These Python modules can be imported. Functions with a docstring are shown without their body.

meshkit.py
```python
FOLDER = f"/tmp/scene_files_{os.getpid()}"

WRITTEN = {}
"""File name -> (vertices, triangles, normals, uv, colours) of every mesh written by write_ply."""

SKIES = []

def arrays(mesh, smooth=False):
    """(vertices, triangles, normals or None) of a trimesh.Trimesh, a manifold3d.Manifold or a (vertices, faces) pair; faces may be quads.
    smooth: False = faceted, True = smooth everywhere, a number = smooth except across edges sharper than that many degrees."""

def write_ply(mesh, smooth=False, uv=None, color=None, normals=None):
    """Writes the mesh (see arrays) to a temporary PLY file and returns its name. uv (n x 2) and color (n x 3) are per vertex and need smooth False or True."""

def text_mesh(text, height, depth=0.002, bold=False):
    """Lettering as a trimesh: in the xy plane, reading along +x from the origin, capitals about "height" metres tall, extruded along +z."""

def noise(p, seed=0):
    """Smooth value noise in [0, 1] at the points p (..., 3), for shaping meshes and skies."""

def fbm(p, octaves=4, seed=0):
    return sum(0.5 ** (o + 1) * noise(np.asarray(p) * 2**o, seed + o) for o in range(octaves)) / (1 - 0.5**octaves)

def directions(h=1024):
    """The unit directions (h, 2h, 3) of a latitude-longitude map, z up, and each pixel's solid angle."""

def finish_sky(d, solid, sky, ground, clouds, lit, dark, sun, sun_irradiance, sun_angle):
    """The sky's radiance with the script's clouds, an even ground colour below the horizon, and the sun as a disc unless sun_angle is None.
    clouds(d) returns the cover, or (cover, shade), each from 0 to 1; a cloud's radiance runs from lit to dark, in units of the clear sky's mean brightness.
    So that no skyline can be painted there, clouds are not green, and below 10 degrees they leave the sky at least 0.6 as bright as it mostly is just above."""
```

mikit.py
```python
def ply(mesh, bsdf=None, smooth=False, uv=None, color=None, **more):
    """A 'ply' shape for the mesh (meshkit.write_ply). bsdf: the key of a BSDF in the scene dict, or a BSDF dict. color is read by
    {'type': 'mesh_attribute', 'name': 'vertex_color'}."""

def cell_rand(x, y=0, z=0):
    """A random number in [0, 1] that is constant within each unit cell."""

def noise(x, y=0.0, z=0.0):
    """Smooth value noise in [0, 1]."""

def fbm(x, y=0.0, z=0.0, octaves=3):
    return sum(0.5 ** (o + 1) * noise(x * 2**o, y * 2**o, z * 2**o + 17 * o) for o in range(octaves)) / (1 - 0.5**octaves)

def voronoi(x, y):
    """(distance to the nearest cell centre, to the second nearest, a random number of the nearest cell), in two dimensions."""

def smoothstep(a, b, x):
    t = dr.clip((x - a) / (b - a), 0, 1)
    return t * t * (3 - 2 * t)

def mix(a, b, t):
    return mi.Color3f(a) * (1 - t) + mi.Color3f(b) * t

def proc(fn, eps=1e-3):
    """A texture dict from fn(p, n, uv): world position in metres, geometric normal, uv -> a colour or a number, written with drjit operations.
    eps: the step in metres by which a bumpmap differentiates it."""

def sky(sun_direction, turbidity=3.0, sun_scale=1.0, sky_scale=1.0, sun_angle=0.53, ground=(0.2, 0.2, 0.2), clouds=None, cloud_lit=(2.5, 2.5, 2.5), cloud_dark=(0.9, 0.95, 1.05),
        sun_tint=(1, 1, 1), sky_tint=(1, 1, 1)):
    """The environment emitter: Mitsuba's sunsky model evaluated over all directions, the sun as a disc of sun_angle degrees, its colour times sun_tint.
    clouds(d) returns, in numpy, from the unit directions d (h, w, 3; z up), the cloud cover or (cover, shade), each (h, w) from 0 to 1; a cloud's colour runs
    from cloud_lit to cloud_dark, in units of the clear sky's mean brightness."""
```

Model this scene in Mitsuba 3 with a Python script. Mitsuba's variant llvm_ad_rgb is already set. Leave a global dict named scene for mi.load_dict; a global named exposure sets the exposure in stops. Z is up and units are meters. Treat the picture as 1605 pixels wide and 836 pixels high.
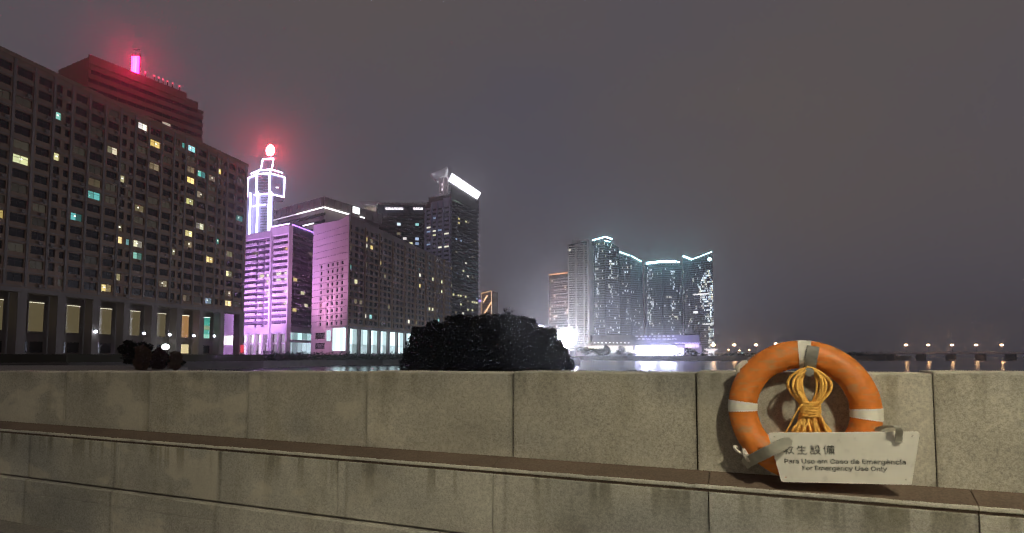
import math, random, numpy as np, trimesh, mitsuba as mi, mikit, meshkit, drjit as dr
import shapely.geometry as sg, shapely.affinity as sa
from shapely.ops import unary_union
random.seed(7)
RNG = np.random.default_rng(11)
scene, labels = {}, {}
T = mi.ScalarTransform4f

# ------------------------------------------------------------------ camera, sky, exposure
EYE = np.array([0.0, 0.0, 3.6])
F, CX, CY, PT = 950.0, 802.5, 497.0, math.radians(3.7)        # photo pixels (1605 x 836)
scene['night_air'] = {'type': 'homogeneous', 'albedo': 0.95, 'sigma_t': 0.0006, 'phase': {'type': 'hg', 'g': 0.93}}
scene['camera'] = {'medium': {'type': 'ref', 'id': 'night_air'}, 'type': 'perspective', 'fov': math.degrees(2 * math.atan(802.5 / F)), 'fov_axis': 'x', 'near_clip': 0.05, 'far_clip': 9000.0,
                   'principal_point_offset_y': -(CY - 418.0) / 836.0,
                   'to_world': T().look_at(origin=EYE.tolist(), target=[0, math.cos(PT), 3.6 + math.sin(PT)], up=[0, 0, 1])}


def overcast(d):
    el = np.arcsin(np.clip(d[..., 2], -1, 1))
    f = meshkit.fbm(np.stack([d[..., 0] * 2.2, d[..., 1] * 2.2, d[..., 2] * 3.0], -1) + 9.0, 4, 5)
    return np.ones_like(el), np.clip(0.15 + 0.75 * np.exp(-el / 0.30) + 1.9 * (f - 0.5), 0, 1)


SKY_GAIN = 0.086
scene['sky'] = mikit.sky([-0.3, -0.8, 0.25], turbidity=3, sun_scale=0.0, sky_scale=SKY_GAIN, clouds=overcast, cloud_lit=(1.22, 1.02, 1.00), cloud_dark=(0.88, 0.85, 1.24), ground=(0.05, 0.05, 0.06))
scene['sky']['sampling_weight'] = 12.0
exposure = 4.0                      # a long night exposure
G = 1.0 / 16.0                      # radiances below are given as they show at this exposure


def ray(px, py):
    a, b = (px - CX) / F, (CY - py) / F
    return np.array([a, math.cos(PT) - b * math.sin(PT), math.sin(PT) + b * math.cos(PT)])


def wx(px, Y, py=None):
    if py is not None:
        r = ray(px, py)
        return r[0] * Y / r[1]
    return (px - CX) / F * Y * math.cos(PT)


def wz(py, Y):
    r = ray(CX, py)
    return 3.6 + Y * r[2] / r[1]


def at(px, py, Y):
    r = ray(px, py)
    return EYE + r * Y / r[1]


# ------------------------------------------------------------------ helpers
def uniq(key):
    if key not in scene and key not in labels:
        return key
    i = 1
    while f'{key}_{i:03d}' in scene or f'{key}_{i:03d}' in labels:
        i += 1
    return f'{key}_{i:03d}'


def thing(name, label, cat, group=None):
    k = uniq(name)
    labels[k] = {'label': label, 'category': cat}
    if group:
        labels[k]['group'] = group
    return k


NEXT = {}


def obj(name, mesh, bsdf, parent=None, smooth=False, emit=None, weight=0.02, kind=None, label=None, **kw):
    base = f'{parent}__{name}' if parent else name
    if parent:
        i = NEXT.get(base, 0)
        NEXT[base] = i + 1
        key = base if i == 0 else f'{base}_{i:03d}'
    else:
        key = base if base in labels and base not in scene else uniq(base)
    d = mikit.ply(mesh, bsdf, smooth=smooth, **kw)
    if emit is not None:
        d['emitter'] = {'type': 'area', 'radiance': {'type': 'rgb', 'value': [float(x) * G for x in emit]}, 'sampling_weight': float(weight)}
    scene[key] = d
    if kind or label:
        labels.setdefault(key, {})
        if kind:
            labels[key]['kind'] = kind
        if label:
            labels[key]['label'] = label
    return key


def solo(name, label, cat, mesh, bsdf, group=None, **kw):
    k = thing(name, label, cat, group)
    return obj(k, mesh, bsdf, **kw)


def cat(ms):
    ms = [m for m in ms if m is not None]
    return trimesh.util.concatenate(ms)


def prism(poly, z0, z1):
    p = poly if hasattr(poly, 'exterior') else sg.Polygon(poly)
    m = trimesh.creation.extrude_polygon(p, z1 - z0, engine='earcut')
    m.apply_translation([0, 0, z0])
    return m


def bx(x0, x1, y0, y1, z0, z1):
    m = trimesh.creation.box([abs(x1 - x0), abs(y1 - y0), abs(z1 - z0)])
    m.apply_translation([(x0 + x1) / 2, (y0 + y1) / 2, (z0 + z1) / 2])
    return m


def bar(a, b, r, sides=4, r2=None):
    """A straight bar of radius r between two points."""
    return tube([a, b], [r, r if r2 is None else r2], sides)


def tube(pts, r, sides=8, caps=True):
    p = np.asarray(pts, float)
    rr = np.broadcast_to(np.asarray(r, float), (len(p),))
    tg = np.gradient(p, axis=0)
    tg /= np.linalg.norm(tg, axis=1, keepdims=True) + 1e-12
    ref = np.array([0, 0, 1.0]) if abs(tg[0, 2]) < 0.9 else np.array([1.0, 0, 0])
    a = np.cross(tg[0], ref)
    A = []
    for k in range(len(p)):
        a = a - tg[k] * (a @ tg[k])
        a /= np.linalg.norm(a) + 1e-12
        A.append(a.copy())
    A = np.array(A)
    B = np.cross(tg, A)
    ang = np.arange(sides) * 2 * np.pi / sides + np.pi / sides
    v = (p[:, None] + rr[:, None, None] * (np.cos(ang)[None, :, None] * A[:, None] + np.sin(ang)[None, :, None] * B[:, None])).reshape(-1, 3)
    f = []
    for i in range(len(p) - 1):
        for j in range(sides):
            q = [i * sides + j, i * sides + (j + 1) % sides, (i + 1) * sides + (j + 1) % sides, (i + 1) * sides + j]
            f += [[q[0], q[1], q[2]], [q[0], q[2], q[3]]]
    if caps:
        n = len(v)
        v = np.vstack([v, p[:1], p[-1:]])
        e = (len(p) - 1) * sides
        for j in range(sides):
            f += [[n, (j + 1) % sides, j], [n + 1, e + j, e + (j + 1) % sides]]
    return trimesh.Trimesh(v, np.array(f), process=False)


class Face:
    """An upright wall plane from p0 to p1 (plan points); n points out towards the camera side."""

    def __init__(self, p0, p1, toward=(0, 0)):
        self.p0, self.p1 = np.array(p0, float), np.array(p1, float)
        self.L = float(np.linalg.norm(self.p1 - self.p0))
        self.t = (self.p1 - self.p0) / self.L
        n = np.array([-self.t[1], self.t[0]])
        self.n = n if n @ (np.array(toward, float) - self.p0) > 0 else -n

    def pt(self, u, d, z):
        q = self.p0 + self.t * u + self.n * d
        return np.array([q[0], q[1], z])

    def tr(self, m):
        """A mesh given in (u, d, z) brought into the world."""
        v = np.array(m.vertices)
        q = self.p0 + v[:, :1] * self.t + v[:, 1:2] * self.n
        f = np.array(m.faces)
        if self.t[0] * self.n[1] - self.t[1] * self.n[0] < 0:
            f = f[:, ::-1]
        return trimesh.Trimesh(np.column_stack([q, v[:, 2]]), f, process=False)

    def box(self, u0, u1, d0, d1, z0, z1):
        return self.tr(bx(u0, u1, d0, d1, z0, z1))

    def wall(self, outline, holes, th=0.4, d=0.0):
        """A wall of thickness th whose outer face lies at d, with rectangular holes (u0, u1, z0, z1)."""
        p = sg.Polygon(outline, [[(a, c), (b, c), (b, e), (a, e)] for a, b, c, e in holes])
        m = trimesh.creation.extrude_polygon(p, th, engine='earcut')
        v = np.array(m.vertices)
        m2 = trimesh.Trimesh(np.column_stack([v[:, 0], d - v[:, 2], v[:, 1]]), np.array(m.faces), process=False)
        return self.tr(m2)

    def hit(self, px, py, d=0.0):
        r = ray(px, py)
        k = ((self.p0 + self.n * d) @ self.n) / (r[:2] @ self.n)
        q = EYE + r * k
        return float((q[:2] - self.p0) @ self.t), float(q[2])


def ply_tri(v, f):
    return trimesh.Trimesh(np.asarray(v, float), np.asarray(f), process=False)


# ------------------------------------------------------------------ materials
def rough(name, col, r=0.7, spec=0.3, metallic=0.0):
    scene[name] = {'type': 'twosided', 'bsdf': {'type': 'principled', 'base_color': {'type': 'rgb', 'value': list(col)}, 'roughness': r, 'specular': spec, 'metallic': metallic}}
    return name


def texd(name, fn, r=0.8, spec=0.3, bump=None, scale=0.002, eps=1e-3):
    b = {'type': 'principled', 'base_color': mikit.proc(fn), 'roughness': r, 'specular': spec}
    if bump is not None:
        b = {'type': 'bumpmap', 'arbitrary': mikit.proc(bump, eps), 'scale': scale, 'bsdf': b}
    scene[name] = {'type': 'twosided', 'bsdf': b}
    return name


fbm, noise, voronoi, mix, sst = mikit.fbm, mikit.noise, mikit.voronoi, mikit.mix, mikit.smoothstep
TW, NW = np.array([-0.92015464, 0.39155516]), np.array([-0.39155516, -0.92015464])     # along the granite wall, and out of it
W0 = np.array([1.507, 3.2])


def granite(p, n, uv, tone=(0.42, 0.397, 0.322), joint0=0.521, pitch=1.112, zdrip=3.5, drip_k=0.36):
    s = p.x * float(TW[0]) + p.y * float(TW[1]) + 0.1337     # metres along the wall
    z = p.z
    d = p.x * float(NW[0]) + p.y * float(NW[1])
    sp = noise(s * 260, z * 260, d * 260)
    sp2 = noise(s * 90 + 5, z * 90, d * 90)
    k = dr.floor((s - joint0) / pitch)                 # which slab
    fr = (s - joint0) / pitch - k
    edge = dr.minimum(fr, 1 - fr) * pitch
    tone_k = mikit.cell_rand(k + 40, 3, 1)
    blot = fbm(s * 2.6 + k * 5.3, z * 3.2, d * 2.6, 4)
    big = fbm(s * 0.9 + 3, z * 1.3 + 2, d, 3)
    smear = sst(0.54, 0.66, fbm(s * 1.6 + z * 3.4 + k * 3.7 + 11, (z - 0.5 * s) * 3.4, 2.0, 5)) * sst(1.6, 3.6, s)
    run = sst(0.62, 0.80, fbm(s * 5.0, z * 1.2 + 4, 1.0, 3))
    c = mi.Color3f(*tone) * (0.70 + 0.42 * sp + 0.32 * (sp2 - 0.5))
    c = c * (0.66 + 0.64 * blot)
    c = mix(c, c * mi.Color3f(0.66, 0.69, 0.76), 0.8 * sst(0.46, 0.66, big))
    c = mix(c, mi.Color3f(0.54, 0.50, 0.39), 0.5 * smear)
    c = mix(c, c * mi.Color3f(0.62, 0.60, 0.50), 0.35 * run)
    drip = sst(0.52, 0.70, fbm(s * 14.0, z * 0.8, 7.0, 3)) * sst(0.26, 0.0, zdrip - z) * sst(-0.02, 0.0, zdrip - z)
    c = mix(c, c * mi.Color3f(0.45, 0.43, 0.36), drip_k * drip)
    c = c * (0.91 + 0.17 * tone_k) * (1 - 0.24 * sst(0.032, 0.0, edge + 0.03 * (blot - 0.5)))
    return c


def granite_low(p, n, uv):
    return granite(p, n, uv, (0.42, 0.405, 0.34), 0.4556, 1.18, 2.895, 0.7)


def ledge_brown(p, n, uv):
    return mix((0.105, 0.076, 0.055), (0.145, 0.108, 0.080), noise(p.x * 140, p.y * 140, p.z * 140)) * (0.7 + 0.6 * fbm(p.x * 3, p.y * 3, p.z * 3, 4))


def grain(p, n, uv):
    return noise(p.x * 170, p.y * 170, p.z * 170) + 0.6 * fbm(p.x * 22, p.y * 22, p.z * 22, 3)


texd('granite', granite, 0.85, 0.25, grain, 0.0016, 1.5e-3)
texd('granite_lower', granite_low, 0.85, 0.25, grain, 0.0016, 1.5e-3)
texd('nosing_stone', lambda p, n, uv: granite(p, n, uv, (0.50, 0.48, 0.40)), 0.85)
texd('ledge_stone', ledge_brown, 0.6, 0.35, grain, 0.0008, 1.5e-3)
rough('groove', (0.05, 0.042, 0.03), 0.95, 0.1)


def pave(p, n, uv):
    return mix((0.16, 0.15, 0.13), (0.25, 0.235, 0.2), fbm(p.x * 3, p.y * 3, p.z, 4)) * (0.75 + 0.5 * noise(p.x * 120, p.y * 120, 0))


texd('paving', pave, 0.85)


def water_h(p, n, uv):
    w = fbm(p.x * 0.55, p.y * 0.55, 1.3, 3) + 0.5 * fbm(p.x * 2.1 + 4, p.y * 1.7, 2.3, 3)
    return w


scene['water_surface'] = {'type': 'bumpmap', 'arbitrary': mikit.proc(water_h, 0.05), 'scale': 0.11,
                          'bsdf': {'type': 'principled', 'base_color': {'type': 'rgb', 'value': [0.010, 0.016, 0.026]}, 'roughness': 0.12, 'specular': 0.5}}


def earth(p, n, uv):
    return mix((0.045, 0.042, 0.03), (0.07, 0.075, 0.045), fbm(p.x * 0.2, p.y * 0.2, 0, 4))


def embank(p, n, uv):
    return mix((0.10, 0.095, 0.085), (0.19, 0.18, 0.16), fbm(p.x * 0.5, p.y * 0.5, p.z * 0.8, 4))


texd('earth', earth, 0.95)
texd('embankment', embank, 0.9)


def wall_fn(c0, c1, f=0.25):
    def fn(p, n, uv):
        a = fbm(p.x * f, p.y * f, p.z * f * 0.6, 4)
        st = fbm(p.x * 1.7, p.y * 1.7, p.z * 0.10, 3)
        return mix(c0, c1, dr.clip(a * 0.7 + st * 0.5 - 0.1, 0, 1))
    return fn


texd('brown_tile', wall_fn((0.23, 0.155, 0.105), (0.36, 0.255, 0.18)), 0.8)
texd('grey_tile', wall_fn((0.20, 0.175, 0.155), (0.29, 0.26, 0.235)), 0.8)
texd('side_tile', wall_fn((0.17, 0.14, 0.13), (0.26, 0.22, 0.205)), 0.8)
texd('white_render', wall_fn((0.60, 0.58, 0.56), (0.76, 0.74, 0.73)), 0.75)
texd('pale_tile', wall_fn((0.50, 0.44, 0.44), (0.63, 0.57, 0.56)), 0.75)
texd('dark_panel', wall_fn((0.055, 0.052, 0.056), (0.10, 0.095, 0.10)), 0.6)
texd('blue_panel', wall_fn((0.22, 0.22, 0.30), (0.34, 0.34, 0.44)), 0.5)
texd('far_panel', wall_fn((0.07, 0.075, 0.105), (0.12, 0.125, 0.165)), 0.6)
texd('mid_panel', wall_fn((0.22, 0.19, 0.20), (0.33, 0.29, 0.29)), 0.6)
texd('residence_tile', wall_fn((0.52, 0.50, 0.49), (0.68, 0.65, 0.62)), 0.75)
rough('dark_glass', (0.018, 0.019, 0.022), 0.22, 0.5)
rough('far_glass', (0.03, 0.031, 0.036), 0.5, 0.5)
rough('curtained_glass', (0.17, 0.15, 0.18), 0.3, 0.5)
rough('blue_glass', (0.03, 0.035, 0.05), 0.15, 0.5)
rough('lit_glass', (0.05, 0.05, 0.05), 0.3, 0.4)
rough('window_frame', (0.085, 0.075, 0.068), 0.5, 0.4)
rough('pale_frame', (0.5, 0.48, 0.46), 0.5, 0.4)
rough('steel', (0.20, 0.20, 0.20), 0.45, 0.5, 0.6)
rough('black_metal', (0.03, 0.03, 0.032), 0.5, 0.4)
rough('dark_roof', (0.07, 0.065, 0.062), 0.9, 0.2)
rough('white_panel', (0.78, 0.78, 0.78), 0.5, 0.4)
rough('tan_panel', (0.42, 0.34, 0.28), 0.6, 0.3)
rough('tube_white', (0.6, 0.6, 0.6), 0.4, 0.4)

WARM, PALE, CYAN, WHITE = (0.95, 0.74, 0.27), (0.85, 0.82, 0.48), (0.30, 0.72, 0.68), (1.1, 1.05, 0.85)
DIM, TEAL, BLUE, AMBER = (0.16, 0.13, 0.075), (0.10, 0.42, 0.36), (0.25, 0.35, 0.55), (0.95, 0.55, 0.16)


def sc(c, k):
    return tuple(x * k for x in c)


def spot(name, at_, target, rgb, cutoff=40.0, beam=28.0, weight=3.0):
    scene[name] = {'type': 'spot', 'to_world': T().look_at(origin=list(map(float, at_)), target=list(map(float, target)), up=[0.01, 0.02, 1]),
                   'intensity': {'type': 'rgb', 'value': [float(x) * G for x in rgb]}, 'cutoff_angle': cutoff, 'beam_width': beam, 'sampling_weight': float(weight)}


# ------------------------------------------------------------------ ground, water, banks
obj('water', bx(-2500, 2500, -60, 4500, 0.18, 0.2), 'water_surface', kind='structure')
obj('lake_bed', bx(-2600, 2600, -70, 4600, -4.0, -3.0), 'earth', kind='structure')


def wpt(m, d, z):
    q = W0 + TW * m + NW * d
    return np.array([q[0], q[1], z])


# the promenade the photographer stands on (behind the granite wall)
pr = [wpt(16, -0.32, 0)[:2], wpt(-16, -0.32, 0)[:2], wpt(-16, 16, 0)[:2], wpt(16, 16, 0)[:2]]
obj('promenade', prism(sg.Polygon(pr), -3.0, 2.1), 'paving', kind='structure')
# the left bank, with its sea wall stepping away from the camera
SHORE = [(-160, 100), (-92, 126), (-70, 170), (-68, 205), (-60.5, 222), (-48.6, 228), (-41, 240), (-20, 300), (-8, 380), (20, 520), (60, 640), (60, 1500), (-900, 1500), (-900, 60), (-200, 88)]
left_poly = sg.Polygon(SHORE)
obj('left_bank', prism(left_poly.buffer(-3.5, join_style=2), -3, 4.0), 'earth', kind='structure')
obj('left_foreshore', prism(left_poly.buffer(-0.5, join_style=2), -3.1, 1.9), 'earth', kind='structure')
FARS = [(62, 520), (90, 470), (140, 444), (215, 440), (250, 452), (330, 520), (420, 640), (420, 1600), (62, 1600)]
far_poly = sg.Polygon(FARS)
obj('far_bank', prism(far_poly.buffer(-0.6, join_style=2), -3, 3.6), 'earth', kind='structure')


def strip(poly_pts, a, b, width, z0, z1):
    ln = sg.LineString(poly_pts[a:b + 1]).buffer(width, cap_style=2, join_style=2)
    return prism(ln, z0, z1)


ew = thing('embankment_wall', 'long low grey embankment wall along the water below the left buildings', 'embankment wall')
obj('face', strip(SHORE, 0, 9, 0.5, -2.5, 2.0), 'embankment', ew)
obj('coping', strip(SHORE, 0, 9, 0.7, 2.003, 2.25), 'embankment', ew)
ew2 = thing('embankment_wall', 'low dark embankment wall along the far bank across the lake', 'embankment wall')
obj('face', strip(FARS, 0, 6, 0.6, -2.5, 3.8), 'embankment', ew2)

# ------------------------------------------------------------------ buildings
def lit_index(face, cells, picks):
    """{cell index: colour} of the cells nearest to the picked photo points."""
    out = {}
    for px, py, c in picks:
        u, z = face.hit(px, py)
        best = min(range(len(cells)), key=lambda i: ((cells[i][0] + cells[i][1]) / 2 - u) ** 2 + 1.5 * ((cells[i][2] + cells[i][3]) / 2 - z) ** 2)
        out[best] = c
    return out


def window(face, bld, cell, lit=None, d=-0.28, frame='window_frame', glass='dark_glass', split=2, sub=True):
    u0, u1, z0, z1 = cell
    fr = 0.07
    ms = [face.box(u0 + 0.01, u1 - 0.01, d - 0.05, d + 0.05, z0 + 0.01, z0 + fr), face.box(u0 + 0.01, u1 - 0.01, d - 0.05, d + 0.05, z1 - fr, z1 - 0.01),
          face.box(u0 + 0.01, u0 + fr, d - 0.05, d + 0.05, z0 + fr, z1 - fr), face.box(u1 - fr, u1 - 0.01, d - 0.05, d + 0.05, z0 + fr, z1 - fr)]
    w = (u1 - u0) / split
    for k in range(1, split):
        ms.append(face.box(u0 + k * w - 0.035, u0 + k * w + 0.035, d - 0.05, d + 0.05, z0 + fr, z1 - fr))
    zt = z0 + (z1 - z0) * 0.68
    if sub:
        ms.append(face.box(u0 + fr, u1 - fr, d - 0.04, d + 0.04, zt - 0.03, zt + 0.03))
    wk = obj('window', cat(ms), frame, bld)
    if lit is None and random.random() < 0.16:             # a dim room behind the glass
        dm = random.uniform(0.012, 0.04)
        obj('pane', face.box(u0 + 0.03, u1 - 0.03, d - 0.03, d - 0.01, z0 + 0.03, z1 - 0.03), 'lit_glass', wk, emit=(dm, dm * 0.85, dm * 0.55), weight=0.002)
    elif lit is None:
        obj('pane', face.box(u0 + 0.03, u1 - 0.03, d - 0.03, d - 0.01, z0 + 0.03, z1 - 0.03), glass, wk)
    else:
        for k in range(split):
            g = random.choice((0.22, 0.5, 0.85, 1.0, 1.35, 1.7))
            lit = tuple(np.array(lit) * np.array([1.0, random.uniform(0.9, 1.06), random.uniform(0.75, 1.2)]))
            a, b = u0 + k * w + 0.03, u0 + (k + 1) * w - 0.03
            obj('pane', face.box(a, b, d - 0.03, d - 0.01, z0 + 0.03, z1 - 0.03), 'lit_glass', wk, emit=sc(lit, g))
        if random.random() < 0.6:                       # a bright ceiling lamp seen through the glass
            a = u0 + (u1 - u0) * random.uniform(0.15, 0.6)
            obj('ceiling_lamp', face.box(a, a + 0.5, d - 0.008, d + 0.02, z0 + (z1 - z0) * 0.5, z0 + (z1 - z0) * 0.72), 'tube_white', wk, emit=sc(WHITE, 1.6))


# --- 1. dark apartment tower at the left
bA = thing('apartment_tower', 'tall dark brown apartment block at the left over an arcade of wide columns', 'apartment building')
c_ = 198.0 * (1019 - 380)
pxat = lambda Y: 1019 - c_ / Y
A0, A1 = (wx(380, 198), 198.0), (wx(pxat(104.0), 104.0), 104.0)
fA = Face(A0, A1)
topA, podA = wz(262, 198), 18.0
BAY, FL = 4.4, 3.13
cells = []
nb, nf = int((fA.L - 1.0) / BAY), 15
for j in range(nb):
    for i in range(nf):
        z0 = podA + 1.35 + i * FL
        u = 1.0 + j * BAY
        if j % 4 == 2:
            cells += [(u + 0.35, u + 1.55, z0, z0 + 1.55), (u + 2.5, u + 3.9, z0, z0 + 1.75)]
        elif j % 4 == 0:
            cells.append((u + 0.5, u + 3.9, z0 - 0.1, z0 + 1.75))
        else:
            cells.append((u + 0.6, u + 3.6, z0, z0 + 1.75))
cells = [c for c in cells if c[1] < fA.L - 0.4]
keepA = [c for c in cells]
litA = lit_index(fA, cells, [(230, 200, WHITE), (246, 230, WARM), (287, 230, TEAL), (308, 239, CYAN), (345, 274, WARM), (324, 281, TEAL), (336, 284, DIM), (238, 265, DIM), (307, 292, WARM),
    (304, 326, PALE), (301, 273, DIM), (321, 349, PALE), (299, 360, PALE), (227, 379, WHITE), (226, 397, CYAN), (274, 389, PALE), (294, 378, DIM), (338, 385, TEAL), (330, 401, WARM),
    (358, 393, PALE), (356, 425, PALE), (247, 439, WARM), (353, 458, DIM), (357, 475, WARM), (287, 466, PALE), (300, 469, DIM), (319, 470, BLUE), (373, 348, TEAL), (312, 300, DIM), (225, 330, DIM), (262, 440, DIM)])
for i, c in enumerate(cells):
    if c[0] > 44 and i not in litA and random.random() < 0.09:
        litA[i] = random.choice((WARM, PALE, PALE, CYAN, DIM, TEAL))
obj('facade', fA.wall([(0, podA), (fA.L, podA), (fA.L, topA), (0, topA)], keepA, 0.45), 'brown_tile', bA)
for i, c in enumerate(keepA):
    window(fA, bA, c, litA.get(i), split=2 if c[1] - c[0] > 1.6 else 1)
dA = 26.0
obj('core', cat([fA.box(0.05, fA.L - 0.05, -dA, -0.55, podA, topA - 0.4)]), 'brown_tile', bA)
obj('roof_parapet', cat([fA.box(-0.15, fA.L + 0.15, -0.5, 0.18, topA + 0.003, topA + 0.9), fA.box(-0.15, 0.4, -dA, -0.503, topA + 0.003, topA + 0.9)]), 'brown_tile', bA)
for j in range(nb):                                    # pilasters and floor bands of the grid
    obj('pilaster', fA.box(1.0 + j * BAY - 0.28, 1.0 + j * BAY + 0.28, 0.003, 0.16, podA + 0.3, topA - 0.1), 'grey_tile', bA)
bands = [fA.box(0, fA.L, 0.003, 0.10, podA + 0.25 + i * FL, podA + 0.5 + i * FL) for i in range(nf + 1)]
obj('floor_bands', cat(bands), 'grey_tile', bA, kind='stuff')
acs = []
for i, c in enumerate(keepA):
    if random.random() < 0.33:
        u = c[0] + random.uniform(0.1, 0.8)
        acs.append(cat([fA.box(u, u + 0.8, 0.12, 0.5, c[2] - 0.85, c[2] - 0.25), fA.box(u + 0.1, u + 0.7, 0.103, 0.117, c[2] - 0.8, c[2] - 0.3)]))
for m in acs:
    obj('air_conditioner', m, 'grey_tile', bA)
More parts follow.
